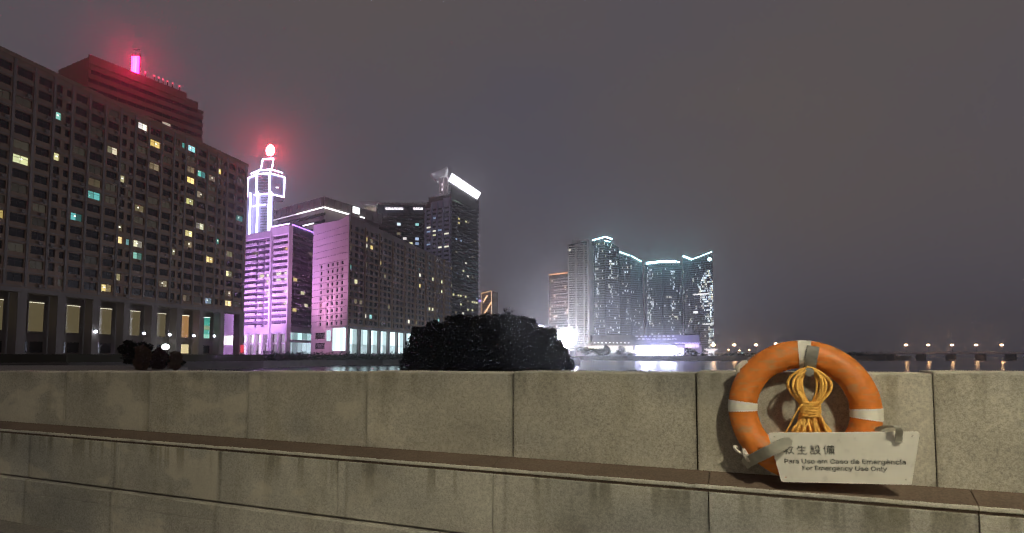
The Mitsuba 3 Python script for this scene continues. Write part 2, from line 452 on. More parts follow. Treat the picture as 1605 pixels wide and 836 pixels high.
# arcade: column each 8.8 m, lintel, back wall behind all but the end bay
ARB = 8.8
ncol = int(fA.L / ARB) + 1
for k in range(ncol):
    u = 0.0 if k == 0 else 0.6 + k * ARB
    obj('arcade_column', fA.box(u, u + (1.9 if k else 2.2), -2.0, 0.25, 3.9, podA - 0.9), 'grey_tile', bA)
obj('arcade_lintel', fA.box(-0.1, fA.L, -2.4, 0.3, podA - 0.897, podA - 0.003), 'grey_tile', bA)
obj('arcade_ceiling', fA.box(-0.05, fA.L, -dA, -2.403, podA - 0.5, podA - 0.003), 'grey_tile', bA)
obj('arcade_back_wall', fA.box(0.6 + ARB + 0.3, fA.L, -dA, -3.2, 3.9, podA - 0.503), 'grey_tile', bA)
for k in range(1, ncol):
    ua, ub = 0.6 + k * ARB + 2.1, 0.6 + (k + 1) * ARB - 0.3
    if ub > fA.L:
        continue
    m = (ub - ua)
    style = {1: 'teal', 2: 'amber'}.get(k, 'dim')
    # two tall display bays above, a shop front below
    for a, b in ((0.0, 0.60), (0.68, 0.97)):
        u0, u1 = ua + a * m, ua + b * m
        wk = obj('display_bay', cat([fA.box(u0, u1, -3.19, -3.0, 8.7, 9.0), fA.box(u0, u1, -3.19, -3.0, 15.6, 15.9), fA.box(u0, u0 + 0.2, -3.19, -3.0, 9.0, 15.6), fA.box(u1 - 0.2, u1, -3.19, -3.0, 9.0, 15.6)]), 'grey_tile', bA)
        if style == 'teal':
            for q in range(5):
                obj('screen', fA.box(u0 + 0.22, u1 - 0.22, -3.17, -3.1, 9.05 + q * 1.3, 10.3 + q * 1.3), 'lit_glass', wk, emit=[(0.3, 0.7, 0.55), (0.08, 0.42, 0.32), (0.25, 0.35, 0.2), (0.06, 0.40, 0.30), (0.05, 0.32, 0.25)][q])
        elif style == 'amber':
            obj('panel', fA.box(u0 + 0.22, u1 - 0.22, -3.17, -3.1, 9.05, 15.55), 'lit_glass', wk, emit=(0.36, 0.19, 0.07))
        else:
            obj('panel', fA.box(u0 + 0.22, u1 - 0.22, -3.17, -3.1, 9.05, 15.55), 'lit_glass', wk, emit=(0.10, 0.08, 0.04))
        lamp_c = (1.6, 1.5, 1.1) if style != 'teal' else (1.5, 1.8, 1.6)
        obj('strip_lamp', fA.box(u0 + 0.3, u1 - 0.3, -3.05, -2.85, 15.35, 15.5), 'tube_white', wk, emit=sc(lamp_c, 0.55 if style == 'dim' else 1.0), weight=0.3)
    if style == 'amber':
        obj('shop_window', fA.box(ua, ua + 0.50 * m, -3.19, -3.05, 4.4, 7.0), 'lit_glass', bA, emit=(0.75, 0.62, 0.33))
        obj('shop_window', fA.box(ua + 0.62 * m, ua + 0.86 * m, -3.19, -3.05, 4.2, 7.1), 'lit_glass', bA, emit=(0.95, 0.92, 0.78))
    else:
        obj('shop_window', fA.box(ua + 0.1, ua + 0.45 * m, -3.19, -3.05, 4.4, 6.8), 'dark_glass', bA)
        obj('shop_window', fA.box(ua + 0.55 * m, ua + 0.9 * m, -3.19, -3.05, 4.4, 6.8), 'dark_glass', bA)
    if k < 0:
        lk = obj('arcade_lamp', fA.box(ua + 0.78 * m, ua + 0.80 * m, -2.6, -2.3, 10.3, podA - 1.0), 'black_metal', bA)
        sph = trimesh.creation.icosphere(2, 0.42)
        sph.apply_translation(fA.pt(ua + 0.79 * m, -2.3, 9.8))
        obj('globe', sph, 'tube_white', lk, smooth=True, emit=(4.5, 4.8, 5.0), weight=0.5)

for px, py in ((226, 523), (266, 525), (304, 526.5), (336, 527), (150, 520)):
    u, z = fA.hit(px, py, 0.8)
    lk = obj('arcade_lamp', cat([fA.box(u - 0.05, u + 0.05, 0.26, 0.8, z + 0.45, z + 0.55), fA.box(u - 0.3, u + 0.3, 0.2, 0.26, z + 0.2, z + 0.8)]), 'black_metal', bA)
    sph = trimesh.creation.icosphere(2, 0.40)
    sph.apply_translation(fA.pt(u, 0.8, z))
    obj('globe', sph, 'tube_white', lk, smooth=True, emit=(5.0, 5.3, 6.0), weight=0.5)

# --- 2. red-lit tower behind it, with its red neon mast
bB = thing('stepped_tower', 'dark tower rising behind the apartment block with stepped roof and red glow', 'tower')
cB = 235.0 * 1082
YB = lambda px: cB / (1400 - px)
pB = [(wx(318, 235.0, 205), 235.0), (wx(118, YB(118)), YB(118))]
fB = Face(*pB)
zs = [wz(176, 235.0), wz(161, 232.0), wz(151, 229.5)]
u1, u2 = fB.hit(310, 170)[0], fB.hit(292, 160)[0]
core = [fB.box(0, fB.L, -24, -0.6, 3.9, zs[0]), fB.box(u1, fB.L, -22, -0.6, zs[0], zs[1]), fB.box(u2, fB.L, -20, -0.6, zs[1], zs[2])]
obj('core', cat(core), 'brown_tile', bB)
for i in range(14):
    z = zs[2] - 4.0 - i * 3.1
    ue = 0 if z + 1.6 < zs[0] - 0.5 else (u1 if z + 1.6 < zs[1] - 0.5 else u2)
    obj('floor_band', fB.box(ue, fB.L, -0.6, 0, z, z + 1.55), 'brown_tile', bB)
    uu = ue
    while uu < fB.L - 3.2:
        litw = (abs(uu - fB.hit(267, 178)[0]) < 1.7 and i == 3)
        if litw:
            obj('window', fB.box(uu + 0.05, uu + 3.1, -0.56, -0.5, z - 1.5, z - 0.02), 'lit_glass', bB, emit=(0.45, 0.38, 0.30))
        elif i < 9:
            obj('window', fB.box(uu + 0.05, uu + 3.1, -0.56, -0.5, z - 1.5, z - 0.02), 'dark_glass', bB)
        uu += 3.2
obj('parapet', cat([fB.box(u2, fB.L, -0.6, 0.1, zs[2] - 2.2, zs[2] + 0.8), fB.box(0, u1, -0.6, 0.05, zs[0] - 0.8, zs[0] + 0.3), fB.box(u1, u2, -0.6, 0.08, zs[1] - 0.9, zs[1] + 0.4)]), 'brown_tile', bB)
for px in (228, 242, 249, 256, 263, 271, 282):
    u = fB.hit(px, 140)[0]
    lk = obj('roof_lamp', fB.box(u - 0.12, u + 0.12, -0.4, -0.2, zs[2] + 0.8, zs[2] + 2.2), 'black_metal', bB)
    obj('bulb', fB.box(u - 0.25, u + 0.25, -0.5, -0.1, zs[2] + 2.203, zs[2] + 2.9), 'tube_white', lk, emit=(1.2, 0.10, 0.16), weight=0.3)
Ym = YB(208) + 2
mz0 = zs[2]
mast = thing('neon_sign', 'tall glowing red neon mast on the roof of the stepped tower', 'neon sign')
mx = wx(213, Ym, 105)
obj('frame', cat([bar([mx - 1.4, Ym, mz0], [mx - 1.4, Ym, wz(86, Ym)], 0.25), bar([mx + 1.4, Ym, mz0], [mx + 1.4, Ym, wz(86, Ym)], 0.25)] + [bar([mx - 1.4, Ym, mz0 + q * 1.6], [mx + 1.4, Ym, mz0 + q * 1.6], 0.12) for q in range(8)]), 'steel', mast)
for q, dx in enumerate((-0.95, 0.0, 0.95)):
    obj('neon_tube', bar([mx + dx, Ym - 0.5, wz(122, Ym)], [mx + dx, Ym - 0.5, wz(90, Ym)], 0.42, 8), 'tube_white', mast, smooth=True, emit=(70, 0.5, 11.0) if q == 1 else (75, 0.3, 6), weight=6.0)
scene['neon_spill'] = {'type': 'point', 'position': [mx + 3.0, Ym - 9.0, wz(104, Ym)], 'intensity': {'type': 'rgb', 'value': [160.0 * G, 5.0 * G, 20.0 * G]}, 'sampling_weight': 2.0}

# --- 3. tower outlined with white neon, red globe on top
bC = thing('neon_tower', 'slender tower outlined in white neon tubes with an octagonal crown', 'tower')
YC = 420.0


def plan(pts):
    return [(wx(px, YC + dy, 290), YC + dy) for px, dy in pts]


crown_lo = [(388.5, 6), (402.5, -4), (423, -6), (446.5, 3), (444, 16), (391, 16)]
crown_hi = [(394, 6), (406.5, -2), (425, -4), (443, 4), (440, 15), (397, 15)]
shaft = [(384.5, 5), (397, -3.5), (428.5, -5), (430.5, 4), (429, 16), (388, 16)]


def zr(py, Y):
    return wz(py, Y)


def loft(lo, hi):
    """lo, hi: lists of 3-D points of equal number -> closed solid."""
    n = len(lo)
    v = np.vstack([lo, hi, [np.mean(lo, 0)], [np.mean(hi, 0)]])
    f = []
    for i in range(n):
        j = (i + 1) % n
        f += [[i, j, n + j], [i, n + j, n + i], [2 * n, j, i], [2 * n + 1, n + i, n + j]]
    m = trimesh.Trimesh(v, f, process=False)
    return m


zc0, zc1, zc2, zc3 = wz(305, YC - 5), wz(273, YC - 5), wz(265.5, YC - 5), wz(250, YC)
L0 = [np.array([x, y, zc0]) for x, y in plan(crown_lo)]
L1 = [np.array([x, y, zc1]) for x, y in plan(crown_lo)]
L2 = [np.array([x, y, zc2]) for x, y in plan(crown_hi)]
lan = [(408.5, -1), (426, -2), (427, 9), (409.5, 9)]
lan2 = [(411.5, 0), (428.2, -1), (429, 8), (412, 8)]
L3 = [np.array([x, y, zc2]) for x, y in plan(lan)]
L4 = [np.array([x, y, zc3]) for x, y in plan(lan2)]
S0 = [np.array([x, y, 3.9]) for x, y in plan(shaft)]
S1 = [np.array([x, y, zc0]) for x, y in plan(shaft)]
obj('shaft', loft(S0, S1), 'blue_panel', bC)
obj('crown', loft(L0, L1), 'blue_panel', bC)
obj('crown_roof', loft(L1, L2), 'dark_panel', bC)
obj('lantern', loft(L3, L4), 'dark_panel', bC)
NEON = (4.5, 4.2, 7.0)


def neon(a, b, r=0.55, c=NEON, parent=bC, off=(0, -0.7, 0), name='neon_tube', w=0.5):
    o = np.array(off)
    obj(name, bar(np.array(a) + o, np.array(b) + o, r, 6), 'tube_white', parent, smooth=True, emit=c, weight=w)


for ring in (L0, L1, L2):
    for i in (0, 1, 2):
        neon(ring[i], ring[i + 1], 0.6)
for i in range(4):
    neon(L0[i], L1[i], 0.75 if i in (1, 2) else 0.5)
for i in (0, 1):
    neon(L3[i], L4[i], 0.6)
neon(L4[0], L4[1], 0.6)
for i in (1, 2):
    neon(L1[i], L2[i], 0.45)
for px, top, r in ((384.8, 305, 0.7), (389.5, 322, 0.5), (397.2, 306, 0.75), (408.5, 304, 0.7), (428.2, 304, 1.15), (426.0, 312, 0.6)):
    neon([wx(px, YC, 330), YC - 4.0, wz(380, YC)], [wx(px, YC, 330), YC - 4.0, wz(top, YC)], r, off=(0, -1.6, 0))
neon([wx(408.5, YC, 325), YC - 4, wz(325, YC)], [wx(422, YC, 325), YC - 4, wz(324, YC)], 0.5, off=(0, -1.8, 0))
neon([wx(402, YC, 325), YC - 4, wz(327, YC)], [wx(408.5, YC, 325), YC - 4, wz(325, YC)], 0.45, off=(0, -1.8, 0))
fC = Face(plan([(397, -3.5)])[0], plan([(428.5, -5)])[0])
for i in range(16):
    z = wz(309 + i * 4.2, YC)
    obj('floor_window', fC.box(fC.L * 0.40, fC.L * 0.93, 0.02, 0.1, z, z + 0.8), 'dark_panel', bC)
fC2 = Face(plan([(402.5, -4)])[0], plan([(423, -6)])[0])
for i in range(7):
    obj('floor_window', fC2.box(0.8, fC2.L - 0.8, 0.02, 0.06, zc0 + 1.2 + i * 2.0, zc0 + 2.9 + i * 2.0), 'dark_panel', bC)
obj('crown_light', bx(wx(436, YC, 297), wx(440, YC, 297), YC - 4.6, YC - 3.6, wz(297.5, YC), wz(296, YC)), 'tube_white', bC, emit=(2.2, 2.2, 2.4))
gx, gz = wx(421, YC, 234), wz(234, YC)
gk = thing('beacon_globe', 'overexposed oval red beacon on top of the white neon tower', 'beacon')
g = trimesh.creation.icosphere(3, 1.0)
g.apply_scale([2.9, 2.9, 4.2])
g.apply_transform(trimesh.transformations.rotation_matrix(0.22, [0, 1, 0]))
g.apply_translation([gx, YC + 3, gz])
obj('globe', g, 'tube_white', gk, smooth=True, emit=(115, 6, 8), weight=14.0)
obj('mast', bar([gx - 0.6, YC + 3, zc3], [gx - 0.4, YC + 3, gz - 3.9], 0.5, 8), 'black_metal', gk)
hoops = []
for q in range(8):
    a = q / 8 * math.pi
    pts = [[gx + 3.35 * math.cos(w) * math.cos(a), YC + 3 + 3.35 * math.cos(w) * math.sin(a), gz + 4.7 * math.sin(w)] for w in np.linspace(0, 2 * math.pi, 25)]
    hoops.append(tube(pts, 0.10, 5, False))
obj('hoop_cage', cat(hoops), 'black_metal', gk, smooth=True)

# --- 4. hotel with lilac floodlit balconies
bD = thing('balcony_hotel', 'white balcony block floodlit in lilac with purple neon along its roof edge', 'hotel')
D0, Dc, D1 = (wx(378, 273), 273.0), (wx(452, 255), 255.0), (wx(489, 273), 273.0)
fD, gD = Face(D0, Dc), Face(Dc, D1)
topD = wz(354.5, 255.0)
obj('core', prism(sg.Polygon([D0, Dc, D1, (D1[0] - 26, D1[1] + 12)]).buffer(-0.9, join_style=2), 3.9, topD - 0.3), 'mid_panel', bD)
podD, nD = 16.4, 15
fd = (topD - 3.2 - podD) / nD
split_u = fD.hit(426, 450)[0]
obj('pilaster', fD.box(split_u - 0.5, split_u + 0.5, 0.0, 1.2, 4.0, topD + 0.6), 'white_render', bD)
obj('pilaster', fD.box(fD.L - 0.6, fD.L + 0.1, -0.8, 1.15, 4.0, topD + 0.2), 'white_render', bD)
colsD = [(-0.2 + k * (split_u - 0.7) / 4, -0.2 + (k + 1) * (split_u - 0.7) / 4) for k in range(4)]
colsD += [(split_u + 0.6 + k * (fD.L - 1.2 - split_u) / 2, split_u + 0.6 + (k + 1) * (fD.L - 1.2 - split_u) / 2) for k in range(2)]
litD = {(4, 8): (0.95, 0.95, 0.72), (4, 7): (0.8, 0.85, 0.6), (5, 12): AMBER, (5, 7): WHITE, (5, 8): WHITE, (3, 8): WHITE, (2, 8): PALE, (3, 7): PALE, (3, 5): PALE, (5, 5): WHITE, (5, 3): PALE, (1, 12): DIM, (2, 3): DIM}
for i in range(nD):
    z = podD + i * fd
    for j, (a, b) in enumerate(colsD):
        if j in (2, 3):
            obj('balcony', cat([fD.box(a + 0.9, b - 0.9, -0.6, 0.15, z - 0.1, z + 0.75)]), 'white_render', bD)
        else:
            obj('balcony', cat([fD.box(a + 0.12, b - 0.12, -0.6, 0.45, z - 0.12, z + 0.12), fD.box(a + 0.12, b - 0.12, 0.25, 0.45, z + 0.123, z + 0.95)]), 'white_render', bD)
        c = litD.get((j, i))
        q0, q1 = (a + 0.3, b - 0.3) if c is None else (a + 0.25 * (b - a), a + 0.8 * (b - a))
        if c is None:
            obj('window', fD.box(q0, q1, -0.85, -0.7, z + 0.8, z + fd - 0.3), 'curtained_glass', bD)
        else:
            obj('window', fD.box(q0, q1, -0.85, -0.65, z + 0.7, z + fd - 0.4), 'lit_glass', bD, emit=c)
obj('bay_wall', fD.box(-0.3, fD.L - 0.6, -0.9, -0.86, podD, topD), 'mid_panel', bD)
obj('podium_wing', cat([fD.box(-16, -0.4, -8, -0.2, 3.9, 8.6), fD.box(-16, -0.4, -8, 0.3, podD - 3.4, podD + 9)]), 'white_render', bD)
for k in range(4):
    obj('lobby_window', fD.box(-15.5 + k * 3.8, -12.2 + k * 3.8, -0.7, -0.3, 8.65, podD - 3.45), 'lit_glass', bD, emit=sc((1.7, 1.5, 1.6), (0.7, 1.0, 1.3, 1.0)[k]), weight=0.3)
obj('roof_band', cat([fD.box(-0.3, split_u, -0.8, 0.6, podD + nD * fd, topD - 0.6), fD.box(split_u + 0.503, fD.L - 0.603, -0.8, 0.7, podD + nD * fd, topD + 0.3)]), 'white_render', bD)
obj('fascia', fD.box(-0.3, fD.L - 0.62, -0.8, 0.4, podD - 3.3, podD - 0.125), 'white_render', bD)
# podium: bright lobby behind columns
for k in range(7):
    u = -0.2 + k * (fD.L - 1.0) / 6
    obj('podium_column', fD.box(u, u + 1.1, 0.0, 1.0, 4.0, podD - 3.303), 'white_render', bD)
    if k < 6:
        a, b = u + 1.2, u + (fD.L - 1.0) / 6 - 0.1
        e = (1.5, 1.25, 1.5) if k < 3 else (0.42, 0.34, 0.45)
        obj('lobby_window', fD.box(a, b, -0.85, -0.7, 9.3, podD - 3.4), 'lit_glass', bD, emit=e, weight=0.6)
        obj('lobby_window', fD.box(a, b, -0.85, -0.7, 4.6, 8.7), 'lit_glass', bD, emit=sc((0.75, 0.6, 0.8), random.choice((0.5, 0.9, 1.4)) if k != 4 else 0.3), weight=0.3)
obj('podium_spandrel', fD.box(-0.2, fD.L - 0.7, -0.84, 0.0, 8.703, 9.297), 'white_render', bD)
# dark right side
for i in range(nD):
    z = podD + i * fd
    obj('spandrel', gD.box(0.4, gD.L, -0.8, -0.35, z - 0.1, z + 1.0), 'dark_panel', bD)
    for k in range(6):
        a = 0.5 + k * (gD.L - 0.6) / 6
        lit = {(0, 11): DIM, (1, 7): WARM, (3, 5): PALE, (4, 3): PALE, (1, 2): WARM, (5, 12): DIM}.get((k, i))
        m = gD.box(a, a + (gD.L - 0.6) / 6 - 0.25, -0.75, -0.6, z + 1.003, z + fd - 0.103)
        obj('window', m, 'lit_glass' if lit else 'dark_glass', bD, emit=sc(lit, 0.7) if lit else None)
obj('side_parapet', gD.box(0.3, gD.L, -0.8, 0.1, podD + nD * fd + 0.6, topD), 'dark_panel', bD)
for k in range(5):
    a = 0.5 + k * gD.L / 5
    obj('lobby_window', gD.box(a, a + gD.L / 5 - 0.7, -0.8, -0.5, 10.6, 13.6), 'lit_glass', bD, emit=sc((0.45, 0.72, 0.74), random.choice((0.5, 1.0, 1.6))), weight=0.2)
    obj('lobby_window', gD.box(a, a + gD.L / 5 - 0.7, -0.8, -0.5, 4.6, 9.4), 'lit_glass', bD, emit=sc((0.5, 0.66, 0.74), random.choice((0.4, 0.8, 1.2))), weight=0.2)
obj('podium_canopy', gD.box(0.2, gD.L, -0.8, 1.0, 9.5, 10.3), 'pale_tile', bD)
VIO = (1.0, 0.45, 2.6)
neon(fD.pt(split_u, 0.9, topD + 0.9), fD.pt(fD.L, 0.9, topD + 0.9), 0.32, (2.2, 1.5, 3.2), bD, (0, 0, 0))
neon(gD.pt(0, 0.4, topD + 0.6), gD.pt(gD.L, 0.4, topD + 0.6), 0.32, VIO, bD, (0, 0, 0))


def flood(label, pos, target, rgb, cutoff=40, beam=28, weight=3.0, cat_='floodlight'):
    k = thing('floodlight', label, cat_, 'lilac floodlights on the bank')
    pos, target = np.array(pos, float), np.array(target, float)
    d = (target - pos) / np.linalg.norm(target - pos)
    obj('housing', bar(pos - d * 0.7, pos - d * 0.1, 0.25, 10, 0.45), 'black_metal', k)
    obj('post', bar([*(pos - d * 0.5)[:2], 3.9], pos - d * 0.5, 0.10, 8), 'black_metal', k)
    spot(k + '_beam', pos, target, rgb, cutoff, beam, weight)


LIL = np.array([0.90, 0.44, 1.30])
for u, zt, k in ((-0.2, 12, 0.7), (0.30, 14, 1.0), (0.75, 14, 0.8), (0.30, 34, 1.5), (0.75, 34, 1.5), (0.25, 54, 3.4), (0.75, 54, 4.2)):
    t_ = fD.pt(fD.L * u, 0, zt)
    p_ = fD.pt(fD.L * u, 26, 5.5)
    flood('small black floodlight on a short post on the bank before the hotel', p_, t_, LIL * 1400 * k, 42, 24)

# --- 5. long slab block, lilac end wall and dark windowed side
bE = thing('slab_block', 'long slab block with a lilac floodlit end wall and a dark windowed side', 'apartment building')
Ea, Ec, Eb = (wx(487, 255), 255.0), (wx(543.5, 234), 234.0), (wx(707, 341), 341.0)
fE, gE = Face(Ea, Ec), Face(Ec, Eb)
topE = wz(337, 234)
podE = wz(511, 234)
zsl = wz(353, 255)
nE = 15
fe = (wz(352, 234) - podE) / nE
obj('core', prism(sg.Polygon([Ea, Ec, Eb, (Eb[0] - 20.5, Eb[1] + 21)]).buffer(-1.0, join_style=2), 3.9, topE - 3.5), 'mid_panel', bE)
holes = []
for i in range(10):
    for j, u in enumerate((0.26, 0.455, 0.58, 0.71, 0.84)):
        a = u * fE.L - 0.8
        holes.append((a, a + 1.7, podE + 0.7 + i * fe, podE + 2.05 + i * fe))
for i in range(nE):
    z0, z1 = podE + i * fe, podE + (i + 1) * fe - 0.28
    hs = [(a, b, c, d) for a, b, c, d in holes if c > z0 and d < z1]
    obj('wall_panel', fE.wall([(0, z0), (fE.L, z0), (fE.L, z1), (0, z1)], hs, 0.35), 'pale_tile', bE)
obj('gable_top', fE.wall([(0, podE + nE * fe), (fE.L, podE + nE * fe), (fE.L, topE), (fE.L * 0.75, topE - 0.9), (0, zsl)], [], 0.35), 'pale_tile', bE)
obj('joint_backing', fE.box(0.1, fE.L - 0.1, -0.6, -0.352, podE, podE + nE * fe), 'mid_panel', bE)
for q, (a, b, c, d) in enumerate(holes):
    lit = {15: (0.5, 0.1, 0.08)}.get(q)
    obj('window', fE.box(a + 0.02, b - 0.02, -0.34, -0.27, c + 0.02, d - 0.02), 'lit_glass' if lit else 'dark_glass', bE, emit=lit)
obj('corner_pier', fE.box(fE.L - 0.35, fE.L + 0.3, -0.5, 0.2, 4.0, topE + 0.3), 'pale_tile', bE)
# podium end: louvres, lit entrance
obj('podium_wall', fE.wall([(0, 4.0), (fE.L - 0.4, 4.0), (fE.L - 0.4, podE - 0.02), (0, podE - 0.02)], [(fE.L * 0.12, fE.L * 0.40, 6.5, 9.0), (fE.L * 0.12, fE.L * 0.40, 10.6, 13.2), (fE.L * 0.43, fE.L * 0.57, 9.6, podE - 1.2), (fE.L * 0.60, fE.L * 0.97, 5.6, podE - 0.6)], 0.35), 'pale_tile', bE)
for z0 in (6.5, 10.6):
    for q in range(5):
        obj('louvre', fE.box(fE.L * 0.12, fE.L * 0.40, -0.33, -0.1, z0 + q * 0.52, z0 + q * 0.52 + 0.28), 'black_metal', bE)
COLD = (0.85, 1.15, 1.2)
obj('lobby_window', fE.box(fE.L * 0.43, fE.L * 0.57, -0.34, -0.28, 9.6, podE - 1.2), 'lit_glass', bE, emit=sc(COLD, 0.8), weight=0.3)
for q in range(4):
    a = fE.L * (0.60 + 0.0925 * q)
    obj('lobby_window', fE.box(a + 0.03, a + fE.L * 0.0925 - 0.08, -0.34, -0.28, 5.6, podE - 0.6), 'lit_glass', bE, emit=sc(COLD, 1.1 + 0.5 * (q % 2)), weight=0.5)
obj('end_canopy', fE.box(fE.L * 0.42, fE.L * 0.98, 0.01, 1.2, podE - 0.55, podE - 0.2), 'pale_tile', bE)
# long side
NB = 27
bw = gE.L / NB
cellsE = []
for j in range(NB):
    for i in range(nE):
        u = j * bw + 0.8
        z = podE + 1.2 + i * fe
        cellsE.append((u, u + bw * (0.62 if j % 3 else 0.45), z, z + 1.7))
litE = lit_index(gE, cellsE, [(573, 372, WARM), (574, 384, WHITE), (583, 388, WARM), (582, 375, DIM), (598, 409, WARM), (557, 440, PALE), (554, 420, TEAL), (556, 474, DIM), (577, 497, WHITE), (585, 499, CYAN), (605, 432, DIM),
    (660, 428, WHITE), (661, 446, WARM), (681, 436, PALE), (691, 439, PALE), (695, 440, DIM), (692, 456, PALE), (671, 483, PALE), (678, 485, PALE), (683, 502, CYAN), (688, 503, CYAN), (651, 504, WARM), (639, 504, WHITE), (576, 420, DIM), (670, 441, DIM),
    (546, 382, DIM), (610, 480, DIM), (565, 474, DIM)])
obj('side_wall', gE.wall([(0, podE), (gE.L, podE), (gE.L, topE - 2.5), (0, topE)], cellsE, 0.4), 'side_tile', bE)
for i, c in enumerate(cellsE):
    if i in litE:
        obj('window', gE.box(c[0] + 0.02, c[1] - 0.02, -0.36, -0.28, c[2] + 0.02, c[3] - 0.02), 'lit_glass', bE, emit=litE[i])
    elif c[0] < gE.L * 0.72:
        obj('window', gE.box(c[0] + 0.02, c[1] - 0.02, -0.36, -0.28, c[2] + 0.02, c[3] - 0.02), 'dark_glass', bE)
for j in range(NB):
    if j % 3 == 0:
        obj('pilaster', gE.box(j * bw - 0.02, j * bw + 0.55, 0.003, 0.55, podE + 0.3, topE - 2.6), 'brown_tile', bE)
obj('side_bands', cat([gE.box(0.4, gE.L, 0.003, 0.22, podE + 0.2 + i * fe, podE + 0.6 + i * fe) for i in range(nE)]), 'brown_tile', bE, kind='stuff')
NC = 13
for k in range(NC):
    a = 0.4 + k * (gE.L - 1.0) / NC
    w = (gE.L - 1.0) / NC
    obj('podium_column', gE.box(a, a + 1.5, -0.9, 0.1, 4.0, podE - 0.9), 'mid_panel', bE)
    for q in range(2):
        g_ = random.choice((0.55, 0.8, 1.0, 1.3, 1.6))
        u0 = a + 1.6 + q * (w - 1.7) / 2
        obj('lobby_window', gE.box(u0, u0 + (w - 1.7) / 2 - 0.1, -0.95, -0.8, 8.2, podE - 1.0), 'lit_glass', bE, emit=sc(COLD, g_), weight=0.25)
        obj('lobby_window', gE.box(u0, u0 + (w - 1.7) / 2 - 0.1, -0.95, -0.8, 4.6, 8.0), 'lit_glass', bE, emit=sc(COLD, g_ * random.choice((0.5, 1.0))), weight=0.25)
obj('podium_beam', gE.box(0.1, gE.L, -0.9, 0.7, podE - 0.897, podE - 0.003), 'mid_panel', bE)
PNK = np.array([1.0, 0.44, 0.90])
for u, zt, k in ((0.3, 16, 0.55), (0.75, 16, 0.55), (0.5, 36, 1.1), (0.5, 54, 4.4)):
    flood('small black floodlight on a short post on the bank before the slab block', fE.pt(fE.L * u - 4, 24, 5.5), fE.pt(fE.L * u, 0, zt), PNK * 1080 * k, 42, 24)

# --- 6. wide casino building behind with white neon eaves
bF = thing('neon_eaves_building', 'wide grey building with white neon lines under its slanting roof parapet', 'building')
Fa, Fc, Fb = (wx(424, 362), 362.0), (wx(503, 330), 330.0), (wx(596, 372), 372.0)
fF, gF = Face(Fa, Fc), Face(Fc, Fb)
zF, zN = wz(308.5, 330), wz(325.5, 330)
polyF = sg.Polygon([Fa, Fc, Fb, (Fb[0] - 30, Fb[1] + 30)])
obj('body', prism(polyF.buffer(-1.5, join_style=2), 3.9, zN), 'mid_panel', bF)
obj('parapet', prism(polyF, zN, zF), 'mid_panel', bF)
for k in range(9):
    obj('parapet_rib', fF.box(2 + k * fF.L / 9, 2.6 + k * fF.L / 9, 0.0, 0.4, zN + 0.5, zF - 0.4), 'mid_panel', bF)
    obj('parapet_rib', gF.box(2 + k * gF.L / 9, 2.6 + k * gF.L / 9, 0.0, 0.4, zN + 0.5, zF - 0.4), 'mid_panel', bF)
neon(fF.pt(0, 0.5, zN), fF.pt(fF.L * 0.5, 0.5, zN), 0.30, (0.9, 0.8, 1.0), bF, (0, 0, 0))
neon(fF.pt(fF.L * 0.5, 0.5, zN), fF.pt(fF.L, 0.5, zN), 0.42, (2.6, 2.5, 2.6), bF, (0, 0, 0))
neon(gF.pt(0, 0.5, zN), gF.pt(gF.L * 0.40, 0.5, zN), 0.5, (2.9, 2.9, 2.7), bF, (0, 0, 0))
z2 = wz(356, 345)
neon(fF.pt(fF.L * 0.62, 0.3, z2), fF.pt(fF.L * 0.82, 0.3, z2), 0.42, (2.4, 2.3, 2.6), bF, (0, 0, 0))
for i in range(6):
    z = zN - 4 - i * 4
    obj('floor_strip', fF.box(0.5, fF.L - 0.5, -1.4, -0.9, z, z + 1.6), 'dark_glass', bF)
sg_ = thing('lit_sign', 'small blank white lightbox on the roof slope of the neon-eaved building', 'sign')
u_, z_ = gF.hit(558, 330, 0.6)
obj('face', gF.box(u_ - 2.6, u_ + 2.6, 0.55, 0.9, z_ - 1.9, z_ + 1.9), 'tube_white', sg_, emit=(2.4, 2.6, 2.5), weight=0.4)
obj('housing', gF.box(u_ - 2.9, u_ + 2.9, 0.05, 0.54, z_ - 2.2, z_ + 2.2), 'steel', sg_)
u_, z_ = gF.hit(568, 341, 0.6)
obj('floor_lamp', gF.box(u_ - 2.0, u_ + 2.0, 0.5, 0.8, z_ - 0.4, z_ + 0.4), 'tube_white', bF, emit=(2.0, 2.0, 2.0))

# --- 7. dark office block in the middle, with a flared pale roof piece at its left
bG = thing('office_block', 'dark flat-roofed office block with white light bars under its roof edge', 'office building')
YG = 420.0
Ga, Gb = (wx(588, YG), YG), (wx(676, YG + 4), YG + 4)
fG = Face(Ga, Gb)
zG = wz(320.5, YG)
obj('core', fG.box(0, fG.L, -30, -0.5, 3.9, zG - 0.5), 'blue_glass', bG)
cellsG, nG = [], 9
for i in range(14):
    z = zG - 8 - i * 3.4
    obj('floor_band', fG.box(0, fG.L, -0.5, 0, z - 1.3, z), 'dark_panel', bG)
    for j in range(nG):
        cellsG.append((j * fG.L / nG + 0.3, (j + 1) * fG.L / nG - 0.3, z + 0.003, z + 2.05))
litG = lit_index(fG, cellsG, [(627, 352, (0.9, 1.1, 1.25)), (650, 352, CYAN), (650, 372, (0.55, 0.7, 1.0)), (650, 379, BLUE), (627, 366, DIM), (639, 378, (0.9, 0.8, 0.8)), (643, 379, PALE)])
for i, c in enumerate(cellsG):
    if i in litG:
        obj('window', fG.box(c[0] + 0.6, c[1] - 0.6, -0.45, -0.3, *c[2:]), 'lit_glass', bG, emit=litG[i])
    else:
        obj('window', fG.box(c[0], c[1], -0.45, -0.3, *c[2:]), 'dark_glass', bG)
